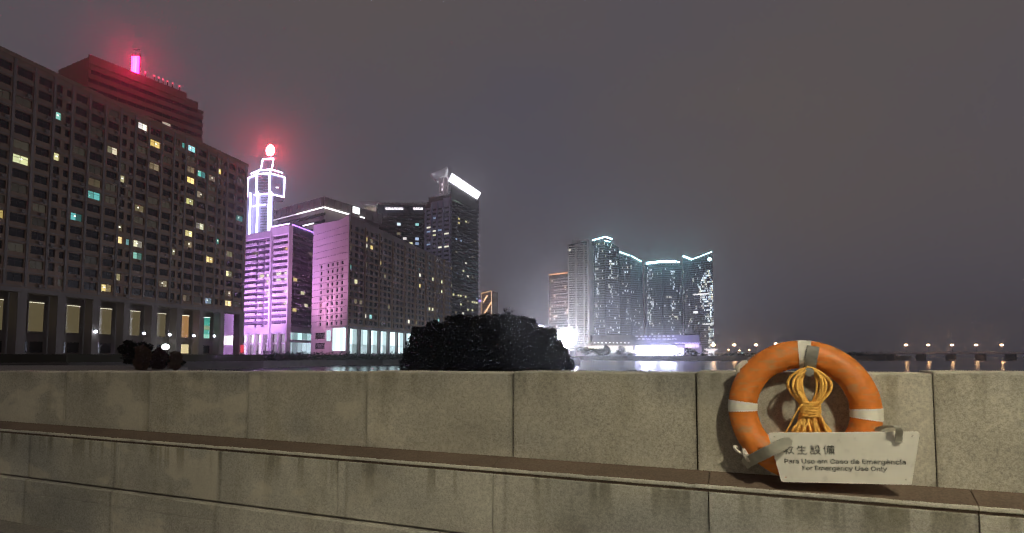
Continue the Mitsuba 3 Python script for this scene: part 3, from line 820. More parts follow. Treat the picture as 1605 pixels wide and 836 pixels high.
obj('roof_slab', cat([fG.box(-0.5, fG.L * 0.42, -30, 1.0, zG - 0.497, zG + 0.6), fG.box(fG.L * 0.47, fG.L, -30, 1.0, zG - 0.497, zG + 0.4)]), 'dark_panel', bG)
for a, b in ((604, 617), (617.8, 632), (647.5, 663)):
    u0, z_ = fG.hit(a, 327.3, 0.4)
    u1_, _ = fG.hit(b, 327, 0.4)
    lb = obj('light_bar', fG.box(u0, u1_, 0.25, 0.6, z_ - 0.75, z_ + 0.75), 'tube_white', bG, emit=(1.5, 1.4, 1.55), weight=0.3)
    obj('louvre', fG.box(u0, u1_, 0.603, 0.7, z_ - 0.12, z_ + 0.05), 'dark_panel', lb)
obj('side_wing', bx(wx(570, YG + 6), wx(587.5, YG + 6), YG + 3, YG + 20, 3.9, wz(323, YG)), 'tan_panel', bG)
v = [at(562.5, 315.5, YG + 2), at(593, 315.5, YG + 2), at(588, 322.5, YG + 2), at(571, 322.5, YG + 2)]
fl = np.array([p + np.array([0, q, 0]) for q in (0, 12) for p in v])
obj('flared_roof', loft(fl[[0, 1, 2, 3]], fl[[4, 5, 6, 7]]), 'white_panel', bG)
obj('roof_link', bx(wx(588.5, YG), wx(668, YG), YG + 4, YG + 18, zG + 0.61, zG + 2.2), 'mid_panel', bG)
spot('roof_flood_lamp', [wx(578, YG), YG - 14, wz(338, YG)], [wx(577, YG), YG + 2, wz(319, YG)], (500, 500, 480), 55, 40, 0.7)
obj('roof_flood', bx(wx(577, YG), wx(579, YG), YG - 0.5, YG + 1.2, wz(341, YG), wz(339.5, YG)), 'black_metal', bG)

# --- 8. blue-lilac tower with flared crown
bH = thing('crowned_tower', 'tall dark tower with a bluish left face, flared roof panel and glaring white roof sign', 'tower')
Ha, Hc, Hb = (wx(664, 412), 412.0), (wx(705.5, 400), 400.0), (wx(750, 436), 436.0)
fH, gH = Face(Ha, Hc), Face(Hc, Hb)
zH, zHr = wz(309, 400), wz(287, 400)
polyH = sg.Polygon([Ha, Hc, Hb, (Hb[0] - 22, Hb[1] + 18)])
obj('core', prism(polyH.buffer(-0.8, join_style=2), 3.9, zH - 0.5), 'dark_panel', bH)
uH = fH.L
cellsH = []
nfl = 30
fh = (zH - 22) / nfl
colH = [(0.3, 0.24), (0.30, 0.20), (0.56, 0.16), (0.78, 0.17)]
for i in range(nfl):
    for a, w in ((0.06, 0.18), (0.30, 0.16), (0.50, 0.18), (0.74, 0.2)):
        z = 22 + i * fh
        cellsH.append((a * uH, (a + w) * uH, z + 1.3, z + fh - 0.35))
obj('left_face', fH.wall([(0, 8), (uH, 8), (uH, zH), (uH * 0.7, zH), (uH * 0.7, zH - 1.2), (uH * 0.25, zH - 1.2), (uH * 0.25, zH - 5), (0, zH - 5)], [c for c in cellsH if c[3] < zH - 6], 0.5), 'blue_panel', bH)
for q in (0.03, 0.265, 0.475, 0.70, 0.965):
    obj('fin', fH.box(q * uH - 0.25, q * uH + 0.25, 0.003, 0.9, 12, zH - (6 if q < 0.2 else 2)), 'blue_panel', bH)
litH = lit_index(fH, cellsH, [(690, 321, WHITE), (670, 356, WHITE), (675, 355, WHITE), (683, 364, WHITE), (699, 366, WHITE), (680, 371, PALE), (677, 341, BLUE), (671, 364, BLUE), (698, 386, WHITE), (690, 386, WHITE), (669, 384, BLUE), (693, 360, BLUE)])
for i, c in enumerate(cellsH):
    if c[3] > zH - 6:
        continue
    if i in litH:
        obj('window', fH.box(c[0] + 0.1, c[1] - 0.1, -0.45, -0.3, c[2] + 0.3, c[3]), 'lit_glass', bH, emit=sc(litH[i], 0.9))
    else:
        obj('window', fH.box(c[0], c[1], -0.45, -0.3, c[2], c[3]), 'blue_glass', bH)
# right face
cellsR = []
NR = 12
for i in range(nfl + 2):
    z = 22 + (i - 2) * fh
    obj('spandrel', gH.box(0, gH.L, -0.7, -0.1, z, z + 1.5), 'dark_panel', bH)
    for j in range(NR):
        cellsR.append((j * gH.L / NR + 0.25, (j + 1) * gH.L / NR - 0.25, z + 1.503, z + fh - 0.003))
picks = [(722, 343, WARM), (722, 351, WARM), (730, 349, PALE), (735, 352, DIM), (733, 415, WHITE), (733, 430, WHITE), (727, 427, PALE), (709, 420, WARM), (707, 444, PALE), (711, 461, WHITE)]
picks += [(714 + q * 5.2, 462.6 + q * 1.75, (0.85, 0.8, 0.42)) for q in range(8)]
picks += [(723, 480, PALE), (736, 476, DIM), (736, 489, PALE), (728, 490, WHITE), (741, 484, PALE), (715, 372, BLUE), (724, 375, BLUE), (745, 380, DIM), (718, 398, DIM), (741, 401, DIM), (748, 470, BLUE), (716, 492, DIM), (742, 436, DIM)]
litR = lit_index(gH, cellsR, picks)
for i, c in enumerate(cellsR):
    if i in litR:
        obj('window', gH.box(c[0] + 0.5, c[1] - 0.5, -0.65, -0.5, c[2], c[3]), 'lit_glass', bH, emit=litR[i])
    elif i < 290:
        obj('window', gH.box(c[0], c[1], -0.65, -0.5, c[2], c[3]), 'dark_glass', bH)
    else:
        pass
obj('upper_block', prism(polyH.buffer(-2.0, join_style=2), zH - 0.5, wz(302, 400)), 'dark_panel', bH)
# green lit floor and dark upper part of the right face
topR = [(0.0, zH - 1), (gH.L, zH - 1), (gH.L, wz(311, 436)), (0.6, wz(290, 400)), (0, wz(290, 400))]
obj('upper_wall', gH.wall(topR, [(0.8, gH.L * 0.38, wz(316, 402), wz(308, 402))], 0.5, -0.1), 'dark_panel', bH)
for q in range(4):
    w = (gH.L * 0.38 - 0.8) / 4
    obj('top_window', gH.box(0.85 + q * w, 0.75 + (q + 1) * w, -0.5, -0.35, wz(316, 402) + 0.05, wz(308, 402) - 0.05), 'lit_glass', bH, emit=sc((0.30, 0.48, 0.34), (0.6, 1.3, 1.0, 0.45)[q]))
# roof sign: glaring white sloping panel
qs = [gH.hit(703.5, 284, 0.8), gH.hit(708.5, 272, 0.8), gH.hit(753.3, 302.5, 0.8), gH.hit(748, 312.5, 0.8)]
sh = thing('roof_sign', 'glaring white blank light panel along the right roof edge of the crowned tower', 'sign')
pl = trimesh.creation.extrude_polygon(sg.Polygon(qs), 0.8, engine='earcut')
v = np.array(pl.vertices)
obj('light_panel', gH.tr(trimesh.Trimesh(np.column_stack([v[:, 0], 1.2 - v[:, 2], v[:, 1]]), pl.faces, process=False)), 'tube_white', sh, emit=(2.6, 2.6, 2.9), weight=0.6)
obj('support_frame', cat([bar(gH.pt(qs[i][0] + (0.6, 0, 0, -0.6)[i], 0.2, qs[i][1]), gH.pt(qs[i][0], -1.5, wz(312, 420)), 0.3) for i in range(4)]), 'black_metal', sh)
# lift shaft and flared panel
YS = 404.0
obj('lift_shaft', bx(wx(687.5, YS), wx(699.0, YS), YS + 0.5, YS + 7, wz(306, YS), wz(278, YS)), 'mid_panel', bH)
for px in (686.6, 693.2, 699.6):
    obj('shaft_post', bx(wx(px - 0.8, YS), wx(px + 0.8, YS), YS - 0.6, YS + 0.4, wz(304, YS), wz(278, YS)), 'pale_tile', bH)
for py in (289, 297):
    obj('shaft_lamp', bx(wx(690.2, YS), wx(692.6, YS), YS - 0.2, YS + 0.3, wz(py + 1.6, YS), wz(py - 1.0, YS)), 'tube_white', bH, emit=(2.0, 1.6, 1.9), weight=0.2)
v = [at(674, 272.7, YS), at(701, 261.5, YS), at(697.8, 275.3, YS), at(682.7, 281, YS)]
fl = np.array([p + np.array([0, q, 0]) for q in (0, 9) for p in v])
obj('flared_panel', loft(fl[[0, 1, 2, 3]], fl[[4, 5, 6, 7]]), 'white_panel', bH)
spot('flared_panel_lamp', [wx(690, YS), YS - 13, wz(292, YS)], [wx(688, YS), YS, wz(272, YS)], (1100, 1100, 1180), 60, 45, 0.7)
obj('roof_lamp', bx(wx(689, YS), wx(691, YS), YS - 1.6, YS - 0.7, wz(301, YS), wz(299, YS)), 'black_metal', bH)
obj('edge_lights', cat([bx(gH.pt(gH.L, 0, 0)[0] + 0.2, gH.pt(gH.L, 0, 0)[0] + 0.8, 435.2, 436.0, z, z + 0.9) for z in np.arange(24, 92, 3.7)]), 'tube_white', bH, emit=(0.42, 0.36, 0.5), kind='stuff')
obj('corner_lamp', cat([trimesh.creation.icosphere(2, 1.0).apply_translation(gH.pt(gH.L + 0.6, 0.6, wz(472, 436)))]), 'tube_white', bH, smooth=True, emit=(0.5, 0.35, 1.4))
spot('left_face_flood', fH.pt(uH * 0.4, 90, 20), fH.pt(uH * 0.5, 0, 75), np.array([0.75, 0.78, 1.0]) * 1500, 30, 20, 1.0)

# --- 9. small far tower edged with golden lights
bI = thing('golden_tower', 'small far slab tower edged with golden light strips', 'tower')
YI = 720.0
Ia, Ib = (wx(754.5, YI), YI), (wx(770.5, YI - 6), YI - 6)
fI = Face(Ia, Ib)
zI = wz(457.5, YI)
obj('core', fI.box(0, fI.L, -16, 0, 3.5, zI), 'mid_panel', bI)
GOLD = (1.5, 0.82, 0.36)
for a, b in (((0, zI - 2.2), (fI.L, zI + 0.6)), ((fI.L, zI), (fI.L, 10)), ((0, zI - 2), (0, 10))):
    neon(fI.pt(a[0], 0.3, a[1]), fI.pt(b[0], 0.3, b[1]), 0.38, GOLD if b[0] != 0 else sc(GOLD, 0.5), bI, (0, 0, 0), 'light_strip', 0.1)
zz = []
for k in range(30):
    q = k / 29
    zz.append(fI.box(fI.L * (0.1 + 0.8 * ((q * 2.5) % 1)), fI.L * (0.1 + 0.8 * ((q * 2.5) % 1)) + 1.2, 0.05, 0.3, 34 + 40 * q, 35.8 + 40 * q))
obj('lit_windows', cat(zz), 'tube_white', bI, emit=sc(GOLD, 1.6), kind='stuff')
obj('floor_lines', cat([fI.box(0.4, fI.L - 0.4, 0.02, 0.2, z, z + 0.7) for z in np.arange(12, zI - 3, 3.0)]), 'tan_panel', bI, kind='stuff')


# --- 10. far cluster across the lake
def far_tower(name, label, pts, top, rows, cols, wall_m, picks=(), p=0.03, colr=(0.66, 0.82, 1.0), base=9.0, band=True, seed=1, dens=None, glass='far_glass', catg='tower'):
    rg = np.random.default_rng(seed)
    k = thing(name, label, catg)
    n = len(pts)
    P2 = [(wx(px, Y), Y) for px, Y in pts]
    zt = [wz(py, Y) for (px, Y), py in zip(pts, top)]
    bandm, lit = [], []
    back = [(wx(pts[-1][0] - 4, pts[-1][1] + 24), pts[-1][1] + 24), (wx(pts[0][0] + 3, pts[0][1] + 24), pts[0][1] + 24)]
    zb_ = zt + [zt[-1] - 1, zt[0] - 1]
    ring = np.array([(x, y + 0.3, 0.0) for x, y in P2] + [(x, y, 0.0) for x, y in back])
    for i in range(n - 1):
        f = Face(P2[i], P2[i + 1])
        za, zb = zt[i], zt[i + 1]
        hh = min(za, zb)
        step = (hh - base) / rows
        nc = max(2, int(round(cols * f.L / sum(np.linalg.norm(np.subtract(P2[q], P2[q + 1])) for q in range(n - 1)))))
        for r in range(rows + 6):
            z = base + r * step
            zl = za + (zb - za) * 0.5
            if z + step > max(za, zb) - 1:
                break
            if band:
                u_lo = 0.0 if za >= z + step else f.L * (z + step - za) / (zb - za)
                u_hi = f.L if zb >= z + step else f.L * (za - z - step) / (za - zb)
                bandm.append(f.box(u_lo, u_hi, -0.28, 0.25, z, z + step * 0.42))
            for c in range(nc):
                u = (c + 0.5) / nc
                if z + step > za + (zb - za) * u - 1.0:
                    continue
                pr_ = p if dens is None else dens((i + u) / (n - 1), r / rows)
                if rg.random() < pr_:
                    w = f.L / nc * rg.choice((0.4, 0.6, 0.85))
                    lit.append((rg.choice(3), f.box(u * f.L - w / 2, u * f.L + w / 2, 0.02, 0.3, z + step * 0.30, z + step * 0.98)))
    obj('body', loft(ring + [0, 0, 3.5], ring + np.column_stack([np.zeros(len(ring)), np.zeros(len(ring)), zb_])), glass, k)
    if bandm:
        obj('floor_bands', cat(bandm), wall_m, k, kind='stuff')
    for q in range(3):
        ms = [m for a, m in lit if a == q]
        if ms:
            obj('lit_windows', cat(ms), 'tube_white', k, emit=sc(colr if q else (0.85, 0.78, 0.5), (1.2, 0.8, 2.4)[q]), kind='stuff')
    return k, P2, zt


kO, P, z = far_tower('orange_tower', 'far tower with an orange neon roof line left of the grey residential tower', [(861, 660), (892, 640)], (432, 428.5), 30, 9, 'mid_panel', p=0.0, dens=lambda u, r: 0.32 if r < 0.62 and (u < 0.45 or u > 0.75) else 0.03, colr=(2.0, 1.15, 0.5), seed=3)
neon([P[0][0], 659, z[0]], [P[1][0], 639, z[1]], 0.5, (2.4, 0.75, 0.22), kO, (0, -0.6, 0.4), 'neon_tube', 0.2)
fO = Face(*P)
for q in range(7):
    obj('amber_strip', fO.box(fO.L * 0.25, fO.L * 0.97, 0.3, 0.5, z[1] - 9 - q * 4.2, z[1] - 8.2 - q * 4.2), 'tube_white', kO, emit=sc((0.34, 0.085, 0.045), 0.5 + 0.17 * q), weight=0.02)

kR, P, z = far_tower('residential_tower', 'pale grey residential tower banded with balconies, left end of the far cluster', [(891, 563), (924, 558)], (384, 377.5), 46, 6, 'residence_tile', p=0.012, seed=4, catg='apartment building')
fR = Face(*P)
for a, b in ((0, 0.05), (0.37, 0.42), (0.75, 0.80), (0.95, 1.0)):
    obj('shear_wall', fR.box(a * fR.L, b * fR.L, 0.0, 0.8, 6, z[0]), 'residence_tile', kR)
obj('roof_plant', cat([fR.box(fR.L * 0.2, fR.L * 0.5, -12, -2, z[0] - 2, z[0] + 5), fR.box(fR.L * 0.6, fR.L * 0.97, -12, -1, z[1] - 3, z[1] + 1.5)]), 'residence_tile', kR)
gR = Face(P[1], (wx(931.5, 585), 585.0))
sm = [gR.box(0, gR.L, -0.4, 0.3, 8 + i * (z[1] - 8) / 46, 8 + i * (z[1] - 8) / 46 + 1.4) for i in range(46)]
obj('side_bands', cat(sm), 'residence_tile', kR, kind='stuff')
obj('side_wall', gR.box(0, gR.L, -1.5, -0.41, 4, z[1]), 'residence_tile', kR)
for q in (0.25, 0.85):
    spot('residence_flood_lamp' + ('' if q < 0.5 else '_001'), fR.pt(fR.L * q, 44, 10), fR.pt(fR.L * q, 0, 70 if q < 0.5 else 30), np.array([1.0, 0.95, 0.92]) * 4200, 50, 35, 1.5)

TEALN = (3.6, 9.0, 10.0)
kS, P, z = far_tower('curved_tower', 'tallest dark glass tower of the far cluster, lit teal along its curved roof', [(929, 600), (950, 592), (972, 600)], (379, 375.5, 388), 44, 26, 'far_panel', p=0.05, seed=5,
                     dens=lambda u, r: 0.30 if (0.12 < u < 0.26 and r > 0.1) else (0.22 if 0.62 < u < 0.76 else (0.18 if r < 0.12 else 0.05)))
neon([P[0][0] + 0.5, 599, z[0]], [P[1][0], 591, z[1] + 1.2], 0.75, TEALN, kS, (0, -0.8, 1), 'neon_tube', 0.2)
neon([P[1][0], 591, z[1] + 1.2], [P[1][0] + 7, 593, z[1] - 0.6], 0.8, sc(TEALN, 1.3), kS, (0, -0.8, 1), 'neon_tube', 0.2)
neon([P[1][0] - 1, 591, z[1] - 2.6], [P[1][0] + 5, 593, z[1] - 3.4], 0.5, TEALN, kS, (0, -1.2, 1), 'neon_tube', 0.2)
kT, P, z = far_tower('curved_tower', 'second dark glass tower of the far cluster with two short teal roof lines', [(971, 612), (990, 612), (1009, 618)], (398, 404, 414), 40, 22, 'far_panel', p=0.05, seed=6,
                     dens=lambda u, r: 0.25 if 0.3 < u < 0.42 else (0.20 if r < 0.1 else 0.05))
neon([P[0][0] + 0.8, 611, z[0] + 0.6], [P[1][0] - 1.4, 611, z[1] + 1.0], 0.62, sc(TEALN, 0.9), kT, (0, -0.8, 1), 'neon_tube', 0.2)
neon([P[1][0] + 0.6, 611, z[1] + 0.4], [P[2][0] - 1.4, 617, z[2] + 1.2], 0.62, sc(TEALN, 0.9), kT, (0, -0.8, 1), 'neon_tube', 0.2)
kU, P, z = far_tower('curved_tower', 'third dark glass tower of the far cluster under one long teal-white roof line', [(1012, 618), (1040, 606), (1072, 612)], (416, 414, 415), 40, 30, 'far_panel', p=0.05, seed=7,
                     dens=lambda u, r: 0.28 if (0.08 < u < 0.24 and r > 0.25) else (0.24 if 0.70 < u < 0.82 and r > 0.2 else (0.16 if r < 0.1 else 0.035)))
neon([P[0][0] + 1.2, 615, z[0] + 0.4], [P[1][0], 605, z[1] + 1.4], 1.2, sc(TEALN, 1.2), kU, (0, -0.8, 1), 'neon_tube', 0.3)
neon([P[1][0], 605, z[1] + 1.4], [P[2][0] - 7.5, 610, z[2] + 2.0], 1.2, sc(TEALN, 1.3), kU, (0, -0.8, 1), 'neon_tube', 0.3)
neon([P[2][0] - 6, 610, z[2] + 1.0], [P[2][0] - 3.5, 610, z[2] + 1.2], 0.7, TEALN, kU, (0, -0.8, 1), 'neon_tube', 0.3)


def edge_density(u, r):
    lo = 0.62 + 0.25 * abs(r - 0.72) / 0.72 if r < 0.72 else 0.62 + 0.3 * (r - 0.72) / 0.2
    return 0.55 if u > lo and r < 0.9 and (r > 0.42 or u > 0.86) else 0.04


kV, P, z = far_tower('curved_tower', 'rightmost dark tower of the far cluster with a rising roof tip and bright right edge', [(1073, 612), (1088, 604), (1120, 590)], (404.5, 410, 398.5), 42, 26, 'far_panel', p=0.05, seed=8, dens=lambda u, r: edge_density(u, r), colr=(0.75, 0.95, 1.05))
neon([P[0][0], 611, z[0] + 0.4], [P[1][0] - 1, 603, z[1] + 0.6], 0.95, sc(TEALN, 1.2), kV, (0, -0.8, 1), 'neon_tube', 0.3)
neon([P[1][0] - 1, 603, z[1] + 0.6], [P[2][0] - 1.0, 589, z[2] + 1.0], 0.5, sc(TEALN, 0.85), kV, (0, -0.8, 1), 'neon_tube', 0.3)
fV = Face(P[1], P[2])
for px0, px1, py, th in ((1083, 1112, 462.5, 0.7), (1078, 1094, 490.5, 1.2), (1101, 1121, 508.5, 0.6)):
    u0, zq = fV.hit(px0, py, 0.5)
    u1_, _ = fV.hit(px1, py, 0.5)
    obj('light_strip', fV.box(max(u0, 0.2), min(u1_, fV.L - 0.1), 0.4, 0.7, zq - th, zq + th), 'tube_white', kV, emit=(1.0, 1.0, 1.0), weight=0.05)
tipl = trimesh.creation.icosphere(2, 2.0).apply_translation(fV.pt(fV.L - 2.5, 1.0, wz(406.5, 590)))
obj('tip_lamp', tipl, 'tube_white', kV, smooth=True, emit=(2.2, 3.2, 3.2), weight=0.2)

# podium of the far cluster: terraces with bright entrance halls
pod = thing('resort_podium', 'long low podium below the far towers with glaring white entrance halls', 'building')
Yp = 545.0
fP = Face((wx(905, Yp), Yp), (wx(1100, Yp + 4), Yp + 4))
obj('terrace', fP.box(0, fP.L, -26, 0, 3.6, wz(541, Yp)), 'mid_panel', pod)
obj('terrace', fP.box(fP.L * 0.13, fP.L, -24, -5, wz(541, Yp) + 0.003, wz(525, Yp)), 'dark_panel', pod)


def strip_px(name, x0, x1, y0, y1, em, w=0.2, d=0.3, parent=pod, gap=0.0, n=1, base='tube_white'):
    for q in range(n):
        a = x0 + (x1 - x0) * q / n
        b = x0 + (x1 - x0) * (q + 1) / n - gap
        u0, za = fP.hit(a, y1, d)
        u1_, zb = fP.hit(b, y0, d)
        obj(name, fP.box(u0, u1_, 0.02, d, za, zb), base, parent, emit=em if not callable(em) else em(q), weight=w)


strip_px('hall_window', 912, 992, 543, 549, lambda q: sc((1.5, 1.35, 1.0), (0.8, 1.3, 1.0, 1.6, 1.2)[q % 5]), 0.2, 0.4, n=10, gap=0.7)
strip_px('hall_window', 950, 996, 549.5, 553, lambda q: sc((1.4, 1.5, 1.4), (1.2, 0.6)[q % 2]), 0.2, 0.4, n=5, gap=0.6)
strip_px('hall_window', 996, 1060, 543, 559, lambda q: (19.0, 20.0, 27.0) if q % 4 else (9, 9, 14), 1.0, 0.5, n=8, gap=0.4)
strip_px('hall_window', 1060, 1072, 546, 558, (2.4, 2.4, 3.2), 0.5, 0.5, n=2, gap=0.5)
strip_px('hall_window', 1074, 1096, 540, 545, lambda q: sc((1.5, 0.9, 1.0), (0.8, 1.2, 0.5)[q % 3]), 0.3, 0.4, n=4, gap=0.6)
strip_px('hall_window', 1076, 1098, 553, 556, lambda q: sc((1.4, 1.25, 1.2), (0.8, 1.2, 0.5)[q % 3]), 0.3, 0.4, n=4, gap=0.6)
strip_px('canopy_lamp', 913, 990, 536.5, 538.3, (1.3, 1.15, 0.85), 0.05, 0.3, n=13, gap=3.6)
strip_px('canopy_lamp', 996, 1060, 526.5, 528, (0.55, 0.5, 0.8), 0.05, 0.3, n=9, gap=3.0)
strip_px('canopy_lamp', 998, 1062, 531, 532.2, (0.45, 0.42, 0.8), 0.05, 0.3, n=8, gap=2.0)
strip_px('neon_band', 1020, 1052, 540.5, 542.2, (0.5, 0.5, 3.4), 0.5, 0.6, n=1)
strip_px('neon_band', 1058, 1098, 537.5, 538.8, (0.7, 0.45, 1.9), 0.5, 0.6, n=1)
for q, (px, py) in enumerate(((1030, 548), (1078, 545))):
    spot('podium_violet_flood' + ('' if q == 0 else '_001'), fP.pt(fP.hit(px, py)[0], 12, 14), [wx(px, 612), 612, 30], np.array([0.35, 0.32, 1.0]) * 3600, 60, 40, 1.5)

# ------------------------------------------------------------------ floodlight masts beyond the trees
def mast_lamp(label, px, py, Y, nrings, r, emit, weight, group=None, z0=3.0):
    k = thing('floodlight_mast', label, 'floodlight')
    c = at(px, py, Y)
    toward = (EYE - c) / np.linalg.norm(EYE - c)
    right = np.cross(toward, [0, 0, 1]); right /= np.linalg.norm(right)
    up = np.cross(right, toward)
    obj('mast', bar([c[0], c[1] + 0.5, z0], c + np.array([0, 0.5, 0]), 0.16, 8), 'steel', k)
    spots = [(0, 0)]
    for ring in range(1, nrings):
        spots += [(ring * 2.15 * r * math.cos(w), ring * 2.15 * r * math.sin(w)) for w in np.arange(6 * ring) * 2 * math.pi / (6 * ring)]
    ms = []
    for a, b in spots:
        p = c + right * a + up * b
        ms.append(bar(p - toward * 0.35, p - toward * 0.02, 0.4 * r, 10, 1.02 * r))
        hk = obj('lamp', ms[-1], 'black_metal', k)
        ln = trimesh.creation.icosphere(2, 0.96 * r)
        ln.apply_scale([1, 0.35, 1])
        ln.apply_translation(p)
        obj('lens', ln, 'tube_white', hk, smooth=True, emit=emit, weight=weight / len(spots))
    return c


cF = mast_lamp('dazzling white cluster of round floodlights on a mast at the right edge of the trees', 888, 530, 222.0, 3, 0.69, (330, 350, 440), 18.0)
obj('lamp_islet', prism(sg.Point(cF[0], cF[1] + 0.5).buffer(5.0), -3, 3.0), 'embankment', kind='structure')
mast_lamp('smaller white floodlight peeping over the right side of the dark trees', 848, 514, 222.0, 2, 0.32, (110, 112, 125), 3.0)
obj('lamp_islet', prism(sg.Point(wx(848, 222.0), 222.5).buffer(3.0), -3, 3.0), 'embankment', kind='structure')

# ------------------------------------------------------------------ bridge with street lamps
br = thing('lake_bridge', 'low causeway bridge with a pale railing crossing the lake at the right', 'bridge')
Yb = 480.0
xb0, xb1 = wx(1098, Yb), wx(1720, Yb)
zd = wz(552.8, Yb)
obj('deck', bx(xb0, xb1, Yb, Yb + 14, zd - 1.3, zd), 'pale_tile', br)
obj('railing', cat([bx(xb0, xb1, Yb - 0.05, Yb + 0.05, zd + 0.85, zd + 1.0)] + [bx(x, x + 0.1, Yb - 0.04, Yb + 0.04, zd + 0.003, zd + 0.85) for x in np.arange(xb0, xb1, 2.5)]), 'pale_frame', br)
for x in np.arange(xb0 + 10, xb1, 24):
    obj('pier', bx(x, x + 1.6, Yb + 2, Yb + 12, -3, zd - 1.303), 'embankment', br)


def street_lamp(px, py, Y, r, em, label, zg, group='street lamps along the bridge', w=0.4, double=False):
    k = thing('street_lamp', label, 'street lamp', group)
    c = at(px, py, Y)
    obj('pole', bar([c[0], c[1], zg], [c[0], c[1], c[2] + 0.2], 0.14, 8, 0.08), 'steel', k)
    arms = (-1, 1) if double else (0,)
    for s in arms:
        b = c + np.array([s * 1.1, 0, 0])
        if s:
            obj('arm', bar([c[0], c[1], c[2] + 0.2], b + [0, 0, 0.3], 0.07, 6), 'steel', k)
        g = trimesh.creation.icosphere(2, r)
        g.apply_scale([1.1, 1.1, 0.8])
        g.apply_translation(b)
        obj('lamp', g, 'tube_white', k, smooth=True, emit=em, weight=w)


WL = (30.0, 17.0, 8.0)
street_lamp(1118, 541, Yb + 1, 1.35, WL, 'warm street lamp beside the pavilion at the left end of the bridge', zd, None)
for px, py, r, lab in ((1151, 541, 1.1, 'tall warm street lamp on the bridge, first to the right of the lit pavilion'), (1185, 541, 1.1, 'tall warm street lamp on the bridge, second to the right of the lit pavilion'), (1216, 539, 0.9, 'warm street lamp on the bridge just above the upper left rim of the lifebuoy'), (1420, 541, 1.0, 'warm street lamp on the bridge, first to the right of the lifebuoy'), (1455, 541, 1.0, 'warm street lamp on the bridge, second to the right of the lifebuoy'), (1492, 541, 1.0, 'warm street lamp on the bridge, third to the right of the lifebuoy'), (1530, 541, 1.0, 'warm street lamp on the bridge, second from the right end of the picture'), (1570, 541, 1.0, 'rightmost warm street lamp on the bridge')):
    street_lamp(px, py, Yb + 1, r, WL, lab, zd)
for px, py, lab in ((1142, 548.5, 'short warm lamp just left of the first tall bridge lamp'), (1174.5, 549, 'short warm lamp just left of the second tall bridge lamp'), (1159, 549.5, 'short warm lamp just right of the first tall bridge lamp')):
    street_lamp(px, py, Yb + 13, 0.55, sc(WL, 0.7), lab, zd, 'short lamps on the bridge')
gl = solo('signal_light', 'tiny bluish-green signal light low on the bridge', 'signal light', trimesh.creation.icosphere(2, 0.6).apply_translation(at(1163, 554.2, Yb - 0.8)), 'tube_white', smooth=True, emit=(1.0, 2.6, 2.8), weight=0.05)
pv = thing('lit_pavilion', 'small white lit pavilion with a flared flat roof by the bridge end', 'pavilion')
Yv = 474.0
v = [at(1107, 547, Yv), at(1126.5, 547, Yv), at(1122, 550.3, Yv), at(1112, 550.3, Yv)]
fl = np.array([p + np.array([0, q, 0]) for q in (0, 7) for p in v])
obj('roof', loft(fl[[0, 1, 2, 3]], fl[[4, 5, 6, 7]]), 'tube_white', pv, emit=(0.9, 0.82, 0.85), weight=0.2)
obj('hall', bx(wx(1114.5, Yv), wx(1120.5, Yv), Yv + 1, Yv + 6, 3.6, wz(550.4, Yv)), 'tube_white', pv, emit=(1.3, 1.25, 1.3), weight=0.2)

# ------------------------------------------------------------------ vegetation
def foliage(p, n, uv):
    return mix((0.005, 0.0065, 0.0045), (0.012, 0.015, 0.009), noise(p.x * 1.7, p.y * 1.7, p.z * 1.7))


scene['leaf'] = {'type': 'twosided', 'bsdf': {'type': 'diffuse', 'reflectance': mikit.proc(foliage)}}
rough('bark', (0.05, 0.04, 0.032), 0.9, 0.1)
rough('leaf_rust', (0.12, 0.066, 0.034), 0.8, 0.2)
rough('leaf_maroon', (0.075, 0.04, 0.042), 0.8, 0.2)
rough('leaf_tan', (0.15, 0.095, 0.055), 0.8, 0.2)


def leaves(blobs, n, size, rg, flat=0.6):
    """n leaf quads (folded pairs of triangles) spread through the outer volume of the blobs (cx, cy, cz, rx, ry, rz)."""
    b = np.array(blobs, float)
    w = b[:, 3] * b[:, 5] + b[:, 4] * b[:, 5]
    i = rg.choice(len(b), n, p=w / w.sum())
    d = rg.normal(size=(n, 3))
    d /= np.linalg.norm(d, axis=1, keepdims=True)
    rad = rg.uniform(0.35, 1.0, n) ** 0.5
    lump = 0.80 + 0.42 * meshkit.noise(d * 2.7 + i[:, None] * 7.3, 3)
    c = b[i, :3] + d * b[i, 3:] * (rad * lump)[:, None]
    a = rg.normal(size=(n, 3)) * [1, 1, flat]
    a /= np.linalg.norm(a, axis=1, keepdims=True)
    t = np.cross(a, rg.normal(size=(n, 3)))
    t /= np.linalg.norm(t, axis=1, keepdims=True)
    s = size * rg.uniform(0.6, 1.4, n)[:, None]
    up = np.cross(a, t)
    v = np.stack([c - a * s, c + t * s * 0.45 + up * s * 0.12, c + a * s, c - t * s * 0.45 + up * s * 0.12], 1).reshape(-1, 3)
    q = np.arange(n) * 4
    f = np.vstack([np.stack([q, q + 1, q + 2], 1), np.stack([q, q + 2, q + 3], 1)])
    return trimesh.Trimesh(v, f, process=False)


def limbs(base, blobs, r, rg, nl=7):
    b = np.array(blobs, float)
    top = b[:, :3].mean(0)
    pts = [base + (top - base) * q + rg.normal(size=3) * 0.12 * q for q in np.linspace(0, 0.8, 5)]
    ms = [tube(pts, np.linspace(r, r * 0.45, 5), 8)]
    for k in range(nl):
        e = b[k % len(b), :3] + rg.normal(size=3) * b[k % len(b), 3:] * 0.35
        s = pts[1 + k % 4]
        ms.append(tube([s, (s + e) / 2 + [0, 0, 0.25], e], [r * 0.45, r * 0.3, r * 0.12], 6))
    return cat(ms)


